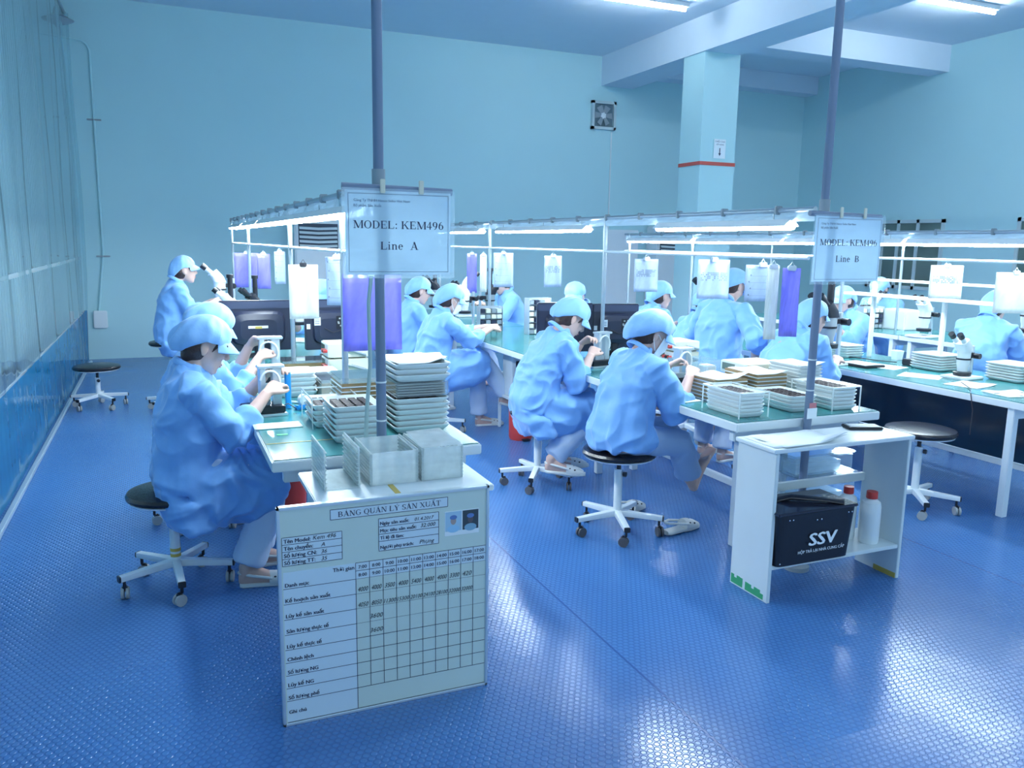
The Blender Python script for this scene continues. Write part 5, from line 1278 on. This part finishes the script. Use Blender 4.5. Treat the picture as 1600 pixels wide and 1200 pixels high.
def clamp_fixture(x, y, z, rz, label, s=1.0, extra=True):
    t = thing('test_fixture', label, 'fixture', (x, y, z), rz)
    MB().bbox(-0.09*s, 0.09*s, -0.07*s, 0.07*s, 0.012, 0.045, 0.004).build('base', M_plasticb, t)
    MB().bbox(-0.10*s, 0.10*s, -0.08*s, 0.08*s, 0, 0.012, 0.003).build('base_plate', M_alu, t)
    MB().bbox(-0.012*s, 0.012*s, -0.03, 0.03, 0.045, 0.215*s, 0.003).bbox(0.045*s, 0.085*s, -0.025, 0.025, 0.045, 0.215*s, 0.003).bbox(-0.02*s, 0.10*s, -0.032, 0.032, 0.215*s, 0.228*s, 0.003).build('upright', M_alu, t)
    MB().tube([(0.03*s+0.045*s*math.cos(a), -0.036, 0.150*s+0.055*s*math.sin(a)) for a in [PI*k/9-0.6 for k in range(11)]], 0.0055, 8).build('lever', M_white, t, smooth=True)
    MB().bbox(-0.05*s, 0.03*s, -0.04, 0.04, 0.046, 0.075, 0.003).cyl((0.0, 0, 0.075), (0, 0, 0.14*s), 0.007, 10).build('jig_block', M_greyp, t)
    MB().tube([(0.08*s, 0.03, 0.02), (0.13*s, 0.05, 0.03), (0.16*s, 0.02, 0.008), (0.2*s, 0.06, 0.006)], 0.0025, 6).build('wire', M_cable, t)
    return t
clamp_fixture(0.405, 3.86, ZT, 0.1, 'aluminium clamp fixture between the hands of the nearest woman', 1.0)
clamp_fixture(0.50, 4.72, ZT, 0.0, 'aluminium clamp fixture with ring lever held by the second woman of line A', 1.15)
clamp_fixture(2.64, 4.72, ZT, 0.2, 'clamp fixture in front of the second worker of line B', 1.0)
clamp_fixture(2.73, 3.93, ZT, 0.1, 'clamp fixture reached by the barefoot worker of line B', 0.95)
o = tag(MB().loft([((0.535, 3.96, 0.752+0.022*k), (0.014, 0.004*math.sin(k*0.8), 0), (0.0, 0.016, 0)) for k in range(9)], 14, 4).build('blue_strap', M_blue, smooth=True), 'bright blue upright plastic strap beside the nearest fixture of line A', 'strap')
t = thing('tape_dispenser', 'pale blue tape dispenser with a roll on the line A mat', 'tape dispenser', (0.60, 3.92, ZT), 0.4)
MB().bbox(-0.045, 0.045, -0.02, 0.02, 0, 0.022, 0.006).build('base', M_blue, t); MB().cyl((0, -0.012, 0.045), (0, 0.012, 0.045), 0.026, 20).build('roll', M_white, t, smooth=True)
t = thing('pen', 'white marker pen lying by the blue tape dispenser on line A', 'pen', (0.585, 4.06, ZT+0.007), -0.8); MB().cyl((-0.06, 0, 0), (0.05, 0, 0), 0.006, 10).build('barrel', M_white, t, smooth=True); MB().cyl((0.05, 0, 0), (0.065, 0, 0), 0.0062, 10, 0.004).build('pen_cap', M_plasticb, t)
t = thing('scissors', 'small red-handled pliers beside the fixture of the barefoot worker', 'pliers', (2.88, 3.84, ZT+0.008), 0.7)
MB().tube([(0, 0, 0), (0.03, 0.022, 0), (0.06, 0.018, 0), (0.05, 0.0, 0), (0, 0, 0)], 0.005, 8).build('handle', M_red, t, smooth=True); MB().tube([(0, 0, 0), (0.03, -0.022, 0), (0.06, -0.018, 0), (0.05, 0.0, 0)], 0.005, 8).build('handle', M_plasticb, t, smooth=True); MB().tube([(0.0, 0, 0), (-0.04, 0, 0)], [0.008, 0.003], 8).build('jaw', M_chrome, t)
o = tag(MB().bbox(2.885, 2.955, 3.86, 3.95, ZT, ZT+0.115, 0.006).build('white_case', M_white), 'upright white plastic case behind the fixture of the barefoot worker', 'case')

# --- monitors
def monitor(x, y, z0, rz, w, h, label, stickers=False, front=False, yellow=False, stand=0.04):
    t = thing('monitor', label, 'monitor', (x, y, z0), rz)
    MB().bbox(-w/2, w/2, -0.012, 0.030, stand, stand+h, 0.006).build('shell', M_navy, t)
    MB().box(-w/2+0.012, w/2-0.012, 0.0302, 0.0325, stand+0.015, stand+h-0.012).build('screen', M_plasticb, t)
    MB().loft([((0, -0.012, stand+h*0.46), (w*0.36, 0, 0), (0, 0, h*0.34)), ((0, -0.040, stand+h*0.44), (w*0.33, 0, 0), (0, 0, h*0.30)), ((0, -0.050, stand+h*0.43), (w*0.24, 0, 0), (0, 0, h*0.20))], 24, 5).build('rear_bulge', M_navy, t)
    MB().bbox(-w/2+0.004, w/2-0.004, -0.016, -0.0125, stand+h-0.055, stand+h-0.008, 0.002).build('top_strip', mat('dark_strip', (0.05, 0.065, 0.12), 0.3), t)
    MB().loft([((0, 0.0, 0), (w*0.22, 0, 0), (0, 0.08, 0)), ((0, 0.0, 0.010), (w*0.20, 0, 0), (0, 0.07, 0)), ((0, -0.01, 0.03), (0.03, 0, 0), (0, 0.018, 0)), ((0, -0.01, stand+h*0.3), (0.03, 0, 0), (0, 0.012, 0))], 20, 3).build('stand', M_plasticb, t)
    if stickers:
        s = MB().use(M_paper).box(-w*0.34, -w*0.22, -0.0510, -0.0505, stand+h*0.50, stand+h*0.66).box(-w*0.47, -w*0.40, -0.0135, -0.0125, stand+h*0.42, stand+h*0.52)
        s.use(M_inkl)
        for q in range(3): s.box(-w*0.33, -w*0.24, -0.0514, -0.0511, stand+h*(0.53+0.035*q), stand+h*(0.545+0.035*q))
        s.build('sticker', None, t)
        c = MB().use(M_plasticb).box(w*0.08, w*0.34, -0.053, -0.0505, stand+h*0.42, stand+h*0.68); random.seed(9)
        c.use(M_castc)
        for q in range(10): a, b = w*random.uniform(0.10, 0.30), stand+h*random.uniform(0.45, 0.64); c.box(a, a+0.012, -0.056, -0.053, b, b+0.010)
        c.use(M_red).tube([(w*0.30, -0.058, stand+h*0.48), (w*0.40, -0.07, stand+h*0.50), (w*0.44, -0.06, stand+h*0.40)], 0.004, 6)
        c.use(M_cable).tube([(-w*0.15, -0.058, stand+h*0.44), (0, -0.07, stand+h*0.36), (w*0.2, -0.06, stand+h*0.40)], 0.004, 6); c.build('connector_panel', None, t)
    if yellow:
        s = MB().use(M_paper).box(-w*0.14, w*0.12, -0.0535, -0.0505, stand+h*0.46, stand+h*0.51).use(M_tape).box(-w*0.05, w*0.04, -0.0545, -0.0535, stand+h*0.455, stand+h*0.50); s.build('sticker', None, t)
    return t
monitor(0.600, 5.82, 0.751, 0.03, 0.50, 0.345, 'wide dark monitor seen from behind, left of the post in line A', yellow=True)
monitor(1.085, 5.76, 0.751, 0.0, 0.36, 0.350, 'dark monitor with white stickers on its back, right of the post in line A', stickers=True)
monitor(2.625, 5.18, 0.751, math.radians(-16), 0.40, 0.345, 'black monitor on line B with the masked worker peering over it', yellow=False)
monitor(3.06, 5.22, 0.751, math.radians(-8), 0.36, 0.33, 'dark monitor right of the second post of line B, cables on its back', stickers=True)
paper(2.625, 5.19, 1.1375, 0.30, 0.035, math.radians(-16), 'thin white paper strips lying on top of the black monitor of line B', n=1, cat='paper strip')

# --- microscopes
def microscope(x, y, z, rz, label, s=1.0, dark=False, boom=False, h=0.30, head=0.0):
    t = thing('microscope', label, 'microscope', (x, y, z), rz)
    B = M_plasticb if dark else M_white
    MB().bbox(-0.10*s, 0.10*s, -0.09*s, 0.09*s, 0, 0.018, 0.006).build('base', M_white, t)
    MB().cyl((0.085*s, 0, 0.018), (0.085*s, 0, h*s+0.03), 0.012*s, 14).build('post', M_alu, t, smooth=True)
    MB().bbox(0.01*s, 0.10*s, -0.018*s, 0.018*s, h*s-0.05, h*s-0.015, 0.005).build('arm', M_plasticb, t)
    MB().cyl((0.085*s, 0.012*s, h*s-0.035), (0.085*s, 0.055*s, h*s-0.035), 0.018*s, 16).cyl((0.085*s, -0.012*s, h*s-0.035), (0.085*s, -0.055*s, h*s-0.035), 0.018*s, 16).build('focus_knob', M_plasticb, t, smooth=True)
    MB().lathe([(0.0, h*s-0.13*s), (0.030*s, h*s-0.13*s), (0.032*s, h*s-0.10*s), (0.036*s, h*s-0.09*s), (0.040*s, h*s-0.03*s), (0.040*s, h*s), (0.0, h*s)], seg=24).build('body_tube', B if not dark else M_greyp, t, smooth=True)
    MB().lathe([(0.026*s, h*s-0.155*s), (0.052*s, h*s-0.155*s), (0.054*s, h*s-0.135*s), (0.026*s, h*s-0.13*s)], seg=28).build('ring_light', M_plasticb, t, smooth=True)
    MB().lathe([(0.0405*s, h*s-0.055*s), (0.043*s, h*s-0.055*s), (0.043*s, h*s-0.045*s), (0.0405*s, h*s-0.045*s)], seg=24).build('zoom_ring', M_plasticb, t)
    MB().loft([((0.0, 0, h*s), (0.042*s, 0, 0), (0, 0.042*s, 0)), ((-0.015*s, 0, h*s+0.035*s), (0.042*s, 0, 0), (0, 0.045*s, 0)), ((-0.045*s, 0, h*s+0.065*s), (0.028*s, 0, 0.02*s), (0, 0.045*s, 0))], 20, 4).build('head', M_white if not dark else M_plasticb, t, smooth=True)
    for q in (-1, 1):
        e = MB().use(M_white if not dark else M_plasticb).cyl((-0.045*s, q*0.026*s, h*s+0.055*s), (-0.085*s, q*0.028*s, h*s+0.090*s), 0.015*s, 14).use(M_plasticb).cyl((-0.085*s, q*0.028*s, h*s+0.090*s), (-0.110*s, q*0.029*s, h*s+0.112*s), 0.019*s, 16)
        e.build('eyepiece', None, t, smooth=True)
    if boom: MB().cyl((0.0, 0, h*s+0.04*s), (0.0, 0, h*s+0.19*s), 0.018*s, 14).cyl((0, 0, h*s+0.19*s), (0, 0, h*s+0.215*s), 0.025*s, 14).build('camera_tube', M_plasticb, t, smooth=True)
    return t
microscope(0.50, 7.97, 0.751, 0.0, 'white microscope at the far end of line A, raised to the high-stool woman', 1.35, h=0.30)
microscope(0.72, 7.10, 0.751, 0.3, 'dark-tubed microscope behind the left monitor of line A', 1.1, True, True, 0.24)
microscope(0.50, 6.75, 0.751, -0.4, 'microscope with black eyepieces just behind the wide monitor of line A', 1.1, False, True, 0.26)
microscope(1.00, 6.62, 0.751, 2.8, 'microscope before the masked worker facing the viewer in line A', 1.05, False, False, 0.28)
microscope(2.62, 7.25, 0.751, 0.2, 'white microscope used by the woman on the dark-backed chair', 1.1, False, False, 0.28)
microscope(3.02, 7.62, 0.751, 3.0, 'dark microscope beside the third post of line B', 1.2, True, True, 0.24)
microscope(2.60, 8.10, 0.751, 0.3, 'tall microscope at the far end of line B, left one', 1.2, True, True, 0.26)
microscope(3.05, 8.40, 0.751, 3.1, 'microscope in front of the small distant worker of line B', 1.2, False, False, 0.28)
microscope(4.56, 6.10, ZCB, 0.0, 'white microscope at the eyes of the woman behind the barefoot worker', 1.45, h=0.27)
microscope(4.62, 4.95, ZCB, 0.2, 'white instrument with cables left of the stooping worker at line C', 1.0, False, True, 0.18)
microscope(4.50, 4.60, ZCB, 0.1, 'large black microscope with a tall camera tube right of the Line B pole', 1.45, True, True, 0.24)
microscope(4.92, 3.80, ZCB, 0.1, 'white binocular microscope with black eyepieces on the right-hand bench', 1.05, h=0.175)
microscope(6.45, 5.42, 0.751, 0.1, 'small white microscope on the bench row behind line C', 1.2, h=0.2)
microscope(6.55, 4.52, 0.751, 0.1, 'white microscope used by the worker with back turned at the far right', 1.3, h=0.26)
microscope(7.00, 6.55, 0.751, 3.0, 'microscope in front of the worker facing left behind line C', 1.1, h=0.2)

# --- small gear in the busy background: wire spools, bottles, boxes
def spool(x, y, z, label, r=0.05, col=None):
    t = thing('wire_spool', label, 'spool', (x, y, z), 0.3)
    MB().cyl((0, -0.03, r), (0, -0.026, r), r, 20).cyl((0, 0.026, r), (0, 0.03, r), r, 20).build('flange', M_white, t, smooth=True); MB().cyl((0, -0.026, r), (0, 0.026, r), r*0.75, 20).build('wire', col or M_green, t, smooth=True)
spool(0.43, 7.35, 0.751, 'green wire spool behind the wide monitor of line A', 0.075)
def part_rack(x, y, z, rz, label, nx=4, nz=3):
    t = thing('parts_rack', label, 'rack', (x, y, z), rz); w, h = nx*0.055, nz*0.05
    MB().box(-w/2, w/2, 0.03, 0.036, 0, h+0.02).box(-w/2-0.004, -w/2, -0.05, 0.036, 0, h+0.02).box(w/2, w/2+0.004, -0.05, 0.036, 0, h+0.02).build('frame', M_alu, t)
    for i in range(nx):
        for j in range(nz): MB().bbox(-w/2+0.004+i*0.055, -w/2+0.05+i*0.055, -0.045, 0.028, 0.004+j*0.052, 0.042+j*0.052, 0.003).build('bin', random.choice([M_greyp, M_white, M_navy, M_cream]), t)
random.seed(11)
part_rack(0.66, 7.45, 0.751, 0.1, 'rack of small bins under the violet sheets of line A', 4, 5)
part_rack(0.98, 7.62, 0.751, 0.0, 'rack of small bins right of the far post of line A', 4, 4)
part_rack(2.78, 7.02, 0.751, 0.0, 'rack of small bins behind the masked woman of line B', 4, 4)
part_rack(3.08, 6.62, 0.751, 0.1, 'rack of small bins left of the black screen of line B', 4, 6)
part_rack(2.60, 7.75, 0.751, 0.0, 'rack of small bins by the far white sheet of line B', 3, 5)
part_rack(6.60, 6.2, 0.751, 0.0, 'rack of small bins on the row behind line C', 5, 4)
def canister(x, y, z, label, r, h, m, capm, grp=None, neck=True):
    t = thing('bottle', label, 'bottle', (x, y, z), 0, grp)
    MB().lathe([(0, 0), (r*0.92, 0), (r, 0.01), (r, h*0.72), (r*0.9, h*0.80), (r*0.45, h*0.86), (r*0.45, h*0.9), (0, h*0.9)], seg=28).build('bottle_body', m, t, smooth=True)
    MB().lathe([(0, h*0.87), (r*0.55, h*0.87), (r*0.58, h*0.88), (r*0.55, h), (0, h)], seg=20).build('cap', capm, t, smooth=True)
canister(2.98, 6.2, 0.751, 'red spray can standing behind the black monitor of line B', 0.033, 0.26, M_red, M_plasticb)
t = thing('wall_shelf', 'narrow wall shelf on the back wall right of the white board', 'shelf', (7.9, YB-0.001, 1.10)); MB().bbox(-0.75, 0.6, -0.24, 0, 0, 0.025).build('shelf_board', M_cab, t)
for x in (-0.6, 0.45): MB().prism([(-0.22, 0), (0, 0), (0, -0.2)], x-0.01, x+0.01, 'x').build('bracket', M_greyp, t)
tag(MB().bbox(8.13, 8.28, YB-0.20, YB-0.06, 1.126, 1.24).build('blue_box', M_blue), 'small bright blue box on the narrow wall shelf', 'box')
tag(MB().bbox(7.95, 8.10, YB-0.20, YB-0.06, 1.126, 1.20).build('dark_box', M_greyp), 'small dark box on the narrow wall shelf', 'box')
tag(MB().bbox(6.75, 6.98, 5.9, 6.2, 0.751, 0.95, 0.01).build('white_case', M_white), 'white case on the row behind line C', 'case')
tag(MB().bbox(6.55, 7.05, 3.9, 4.25, 0.751, 1.00, 0.02).build('clear_hood', M_acry), 'translucent hood at the far right on the row behind line C', 'hood')

# --- the right-hand bench
Z2 = ZCB+0.0008
paper(4.82, 4.38, Z2, 0.22, 0.30, 0.3, 'white sheet with red print on the right-hand bench beside the black tray', text=True)
paper(4.72, 3.95, Z2, 0.22, 0.26, 0.5, 'white sheet in the middle of the right-hand bench edge', text=True)
paper(4.72, 3.58, Z2, 0.26, 0.21, 0.2, 'white sheets under the front of the binocular microscope', n=2, curl=0.01)
paper(4.68, 3.26, Z2, 0.26, 0.22, -0.2, 'crumpled white sheets near the near end of the right-hand bench', n=2, curl=0.03)
t = thing('paper_stand', 'tilted white document stand at the near end of the right-hand bench', 'document', (4.86, 3.10, Z2), 0.15)
MB().add([(-0.16, -0.10, 0.0), (0.17, -0.10, 0.0), (0.17, 0.10, 0.095), (-0.16, 0.10, 0.095), (-0.16, 0.12, 0.0), (0.17, 0.12, 0.0)], [(0,1,2,3), (3,2,5,4), (0,3,4), (1,5,2), (0,4,5,1)]).build('wedge', M_paper, t)
MB().box(-0.02, 0.14, 0.101, 0.119, 0.03, 0.100).build('folded_sheet', M_tray, t)
tray_stack(5.10, 4.15, Z2, 6, 0.24, 0.26, 'left of the binocular microscope', 'white trays on the right-hand bench', filled=False, pitch=0.0185, h=0.022)
tray_stack(5.18, 3.62, Z2, 6, 0.24, 0.26, 'right of the binocular microscope', 'white trays on the right-hand bench', filled=False, pitch=0.0185, h=0.022)
tray_stack(4.98, 4.92, Z2, 5, 0.20, 0.26, 'behind the tall dark microscope', 'white trays on the right-hand bench', filled=False, pitch=0.0185, h=0.022)
tag(MB().bbox(4.60, 4.80, 4.32, 4.60, Z2, Z2+0.018, 0.006).build('black_tray', M_plasticb), 'shallow black tray under red-printed papers at the corner of the right-hand bench', 'tray')
paper(4.70, 4.46, Z2+0.018, 0.16, 0.22, 0.05, 'white papers with red stamps in the shallow black tray', text=True)
tag(MB().bbox(5.04, 5.16, 4.30, 4.40, Z2, Z2+0.045, 0.006).build('black_case', M_plasticb), 'black case beside the white uprights on the right-hand bench', 'case')
t = thing('plastic_cup', 'small square white cup beyond the black case', 'cup', (5.24, 4.62, Z2)); MB().loft([((0, 0, 0), (0.03, 0, 0), (0, 0.03, 0)), ((0, 0, 0.07), (0.038, 0, 0), (0, 0.038, 0))], 20, 6).build('cup', M_white, t)
tag(MB().tube([(4.9, 4.9, Z2+0.004), (4.95, 4.75, Z2+0.01), (5.02, 4.6, Z2+0.004), (5.05, 4.45, Z2+0.01)], 0.004, 6).build('black_cable', M_cable, smooth=True), 'black cable looping across the right-hand bench to the black case', 'cable')
tag(MB().tube([(4.74, 3.66, Z2+0.004), (4.55, 3.44, Z2+0.006), (4.444, 3.36, Z2+0.0), (4.438, 3.33, 0.6), (4.45, 3.34, 0.45)], 0.003, 6).build('black_cable', M_cable, smooth=True), 'thin black cable hanging over the edge of the right-hand bench', 'cable')

# --- in and on the end cabinet of line B
t = thing('storage_box', 'black lidded box lettered SSV standing in the open cabinet of line B', 'box', (2.615, 2.755, 0.1685))
MB().loft([((0, 0, 0), (0.205, 0, 0), (0, 0.105, 0)), ((0, 0, 0.235), (0.222, 0, 0), (0, 0.118, 0))], 32, 14).build('box_body', M_plasticb, t)
MB().bbox(-0.226, 0.226, -0.122, 0.122, 0.236, 0.250, 0.004).build('lid', mat('box_lid', (0.03, 0.035, 0.06), 0.12), t)
k = MB(); put_text(k, 'SSV', (0.030, -0.1215, 0.085), (1, 0, 0), (0, 0.07, 1), 0.078, width=0.155, shear=0.12, align='c', bold=0.045)
put_text(k, 'HỘP TRẢ LẠI NHÀ CUNG CẤP', (0.030, -0.1175, 0.052), (1, 0, 0), (0, 0.07, 1), 0.0185, width=0.265, align='c', bold=0.015)
k.build('lettering', M_paper, t, fixn=False)
r_ = MB()
for xx, zz_ in ((-0.165, 0.215), (-0.145, 0.215), (0.17, 0.215), (0.19, 0.215), (-0.01, 0.20), (0.015, 0.20), (-0.2, 0.02)): r_.ell((xx, -0.117-0.003*zz_/0.2, zz_), (0.004, 0.003, 0.004), 8, 6)
r_.build('rivets', M_chrome, t, smooth=True)
MB().loft([((-0.09, 0.05, 0.252), (0.03, 0.03, 0), (0, 0, 0.010)), ((-0.04, 0.02, 0.268), (0.02, 0.02, 0), (0, 0, 0.012)), ((0.10, -0.06, 0.262), (0.02, 0.02, 0), (0, 0, 0.008)), ((0.17, -0.09, 0.256), (0.03, 0.03, 0), (0, 0, 0.010))], 14).build('handle_strap', M_plasticb, t, smooth=True)
canister(2.99, 2.84, 0.1685, 'white bottle with a red cap, half hidden behind the black box', 0.042, 0.255, M_white, M_red, 'red-capped white bottles')
canister(3.045, 2.75, 0.1685, 'white bottle with a red cap, the fully visible one right of the black box', 0.046, 0.250, M_white, M_red, 'red-capped white bottles')
for i, (x, y, z, w2) in enumerate(((3.20, 3.28, 0.0, 0.22), (3.17, 3.28, 0.205, 0.20), (3.13, 3.27, 0.385, 0.20))):
    t = thing('clear_drawer_box', ('lowest', 'middle', 'topmost')[i]+' clear storage box in the pile behind the cabinet of line B', 'box', (x, y, z))
    MB().bbox(-w2, w2, -0.12, 0.12, 0.002, (0.19, 0.165, 0.10)[i], 0.008).build('case', M_clear, t); MB().bbox(-w2-0.008, w2+0.008, -0.128, 0.128, (0.191, 0.166, 0.101)[i], (0.20, 0.175, 0.112)[i], 0.004).build('lid', M_clear, t)
    stuff(MB().box(-w2*0.8, w2*0.7, -0.09, 0.09, 0.004, 0.06).build('contents', M_acry, t))
ZB = 0.6985
paper(2.585, 2.79, ZB, 0.40, 0.215, 0.0, 'curling white papers on the left half of the line B cabinet top', n=3, curl=0.05)
paper(2.60, 2.775, ZB+0.0045, 0.36, 0.20, 0.06, 'upper white sheet of the papers on the line B cabinet', n=1, curl=0.03)
t = thing('tablet', 'black calculator tablet lying at the back right of the line B cabinet top', 'calculator', (3.06, 2.86, ZB+0.0005), -0.35)
MB().bbox(-0.085, 0.085, -0.045, 0.045, 0, 0.014, 0.005).build('case', M_plasticb, t); MB().box(-0.07, 0.07, -0.032, 0.032, 0.0141, 0.015).build('screen', M_greyp, t)
t = thing('pole_label', 'small white and red label wrapped round the foot of the Line B pole', 'label', (2.79, 2.912, 0.80)); 
MB().box(-0.030, 0.028, -0.0035, -0.002, -0.045, 0.005).build('white_tag', M_paper, t); MB().box(-0.020, 0.022, -0.0035, -0.002, 0.0055, 0.030).build('red_tag', mat('pale_red', (0.62, 0.22, 0.24), 0.5), t)


# --- on the floor
def clog(x, y, a, label):
    o = clog_mesh((0, 0, 0.003), (math.cos(a), math.sin(a), 0), (0, 0, 1)).build('clog', None, smooth=True); o.location = (x, y, 0); tag(o, label, 'shoe')
clog(2.475, 3.56, 0.22, 'empty white clog on the floor right of the barefoot worker’s stool')
clog(2.38, 3.93, 0.35, 'empty white clog on the floor behind the barefoot worker’s stool base')
t = thing('pedal_bin', 'red waste bin with a black lid on the floor beside line B', 'bin', (2.60, 5.86, 0))
MB().lathe([(0.0, 0.0), (0.088, 0.0), (0.095, 0.02), (0.098, 0.25), (0.0, 0.25)], seg=32).build('bin_body', M_red, t, smooth=True)
MB().lathe([(0.0, 0.251), (0.102, 0.251), (0.102, 0.268), (0.08, 0.285), (0.0, 0.29)], seg=32).build('lid', M_plasticb, t, smooth=True)
MB().bbox(-0.03, 0.03, -0.125, -0.08, 0.004, 0.02).build('pedal', M_plasticb, t); MB().cyl((0.03, -0.092, 0.15), (0.034, -0.101, 0.15), 0.03, 20).build('sticker', M_white, t)
t = thing('waste_bin', 'red bin under the near bench of line A', 'bin', (0.56, 4.25, 0)); MB().lathe([(0, 0), (0.08, 0), (0.10, 0.38), (0.0, 0.38)], seg=28).build('bin_body', M_red, t, smooth=True); MB().lathe([(0, 0.381), (0.102, 0.381), (0.09, 0.40), (0, 0.41)], seg=28).build('lid', M_plasticb, t, smooth=True)
# computer under line B
t = thing('computer_tower', 'white metal frame unit with dark square openings under the middle bench of line B', 'equipment', (2.76, 6.15, 0.30))
MB().bbox(-0.16, 0.16, -0.10, 0.10, 0.0, 0.36, 0.004).build('case', M_cab, t)
for i in range(3):
    for j in range(2): MB().bbox(-0.13+i*0.095, -0.065+i*0.095, -0.104, -0.101, 0.06+j*0.15, 0.15+j*0.15, 0.004).build('opening', M_plasticb, t)
t2 = thing('low_shelf', 'low white shelf under the middle bench of line B', 'shelf', (2.80, 6.15, 0)); MB().bbox(-0.22, 0.22, -0.18, 0.18, 0.275, 0.299).build('shelf_board', M_steelw, t2)
for sx in (-0.2, 0.2):
    for sy in (-0.16, 0.16): MB().bbox(sx-0.012, sx+0.012, sy-0.012, sy+0.012, 0, 0.275).build('leg', M_steelw, t2)
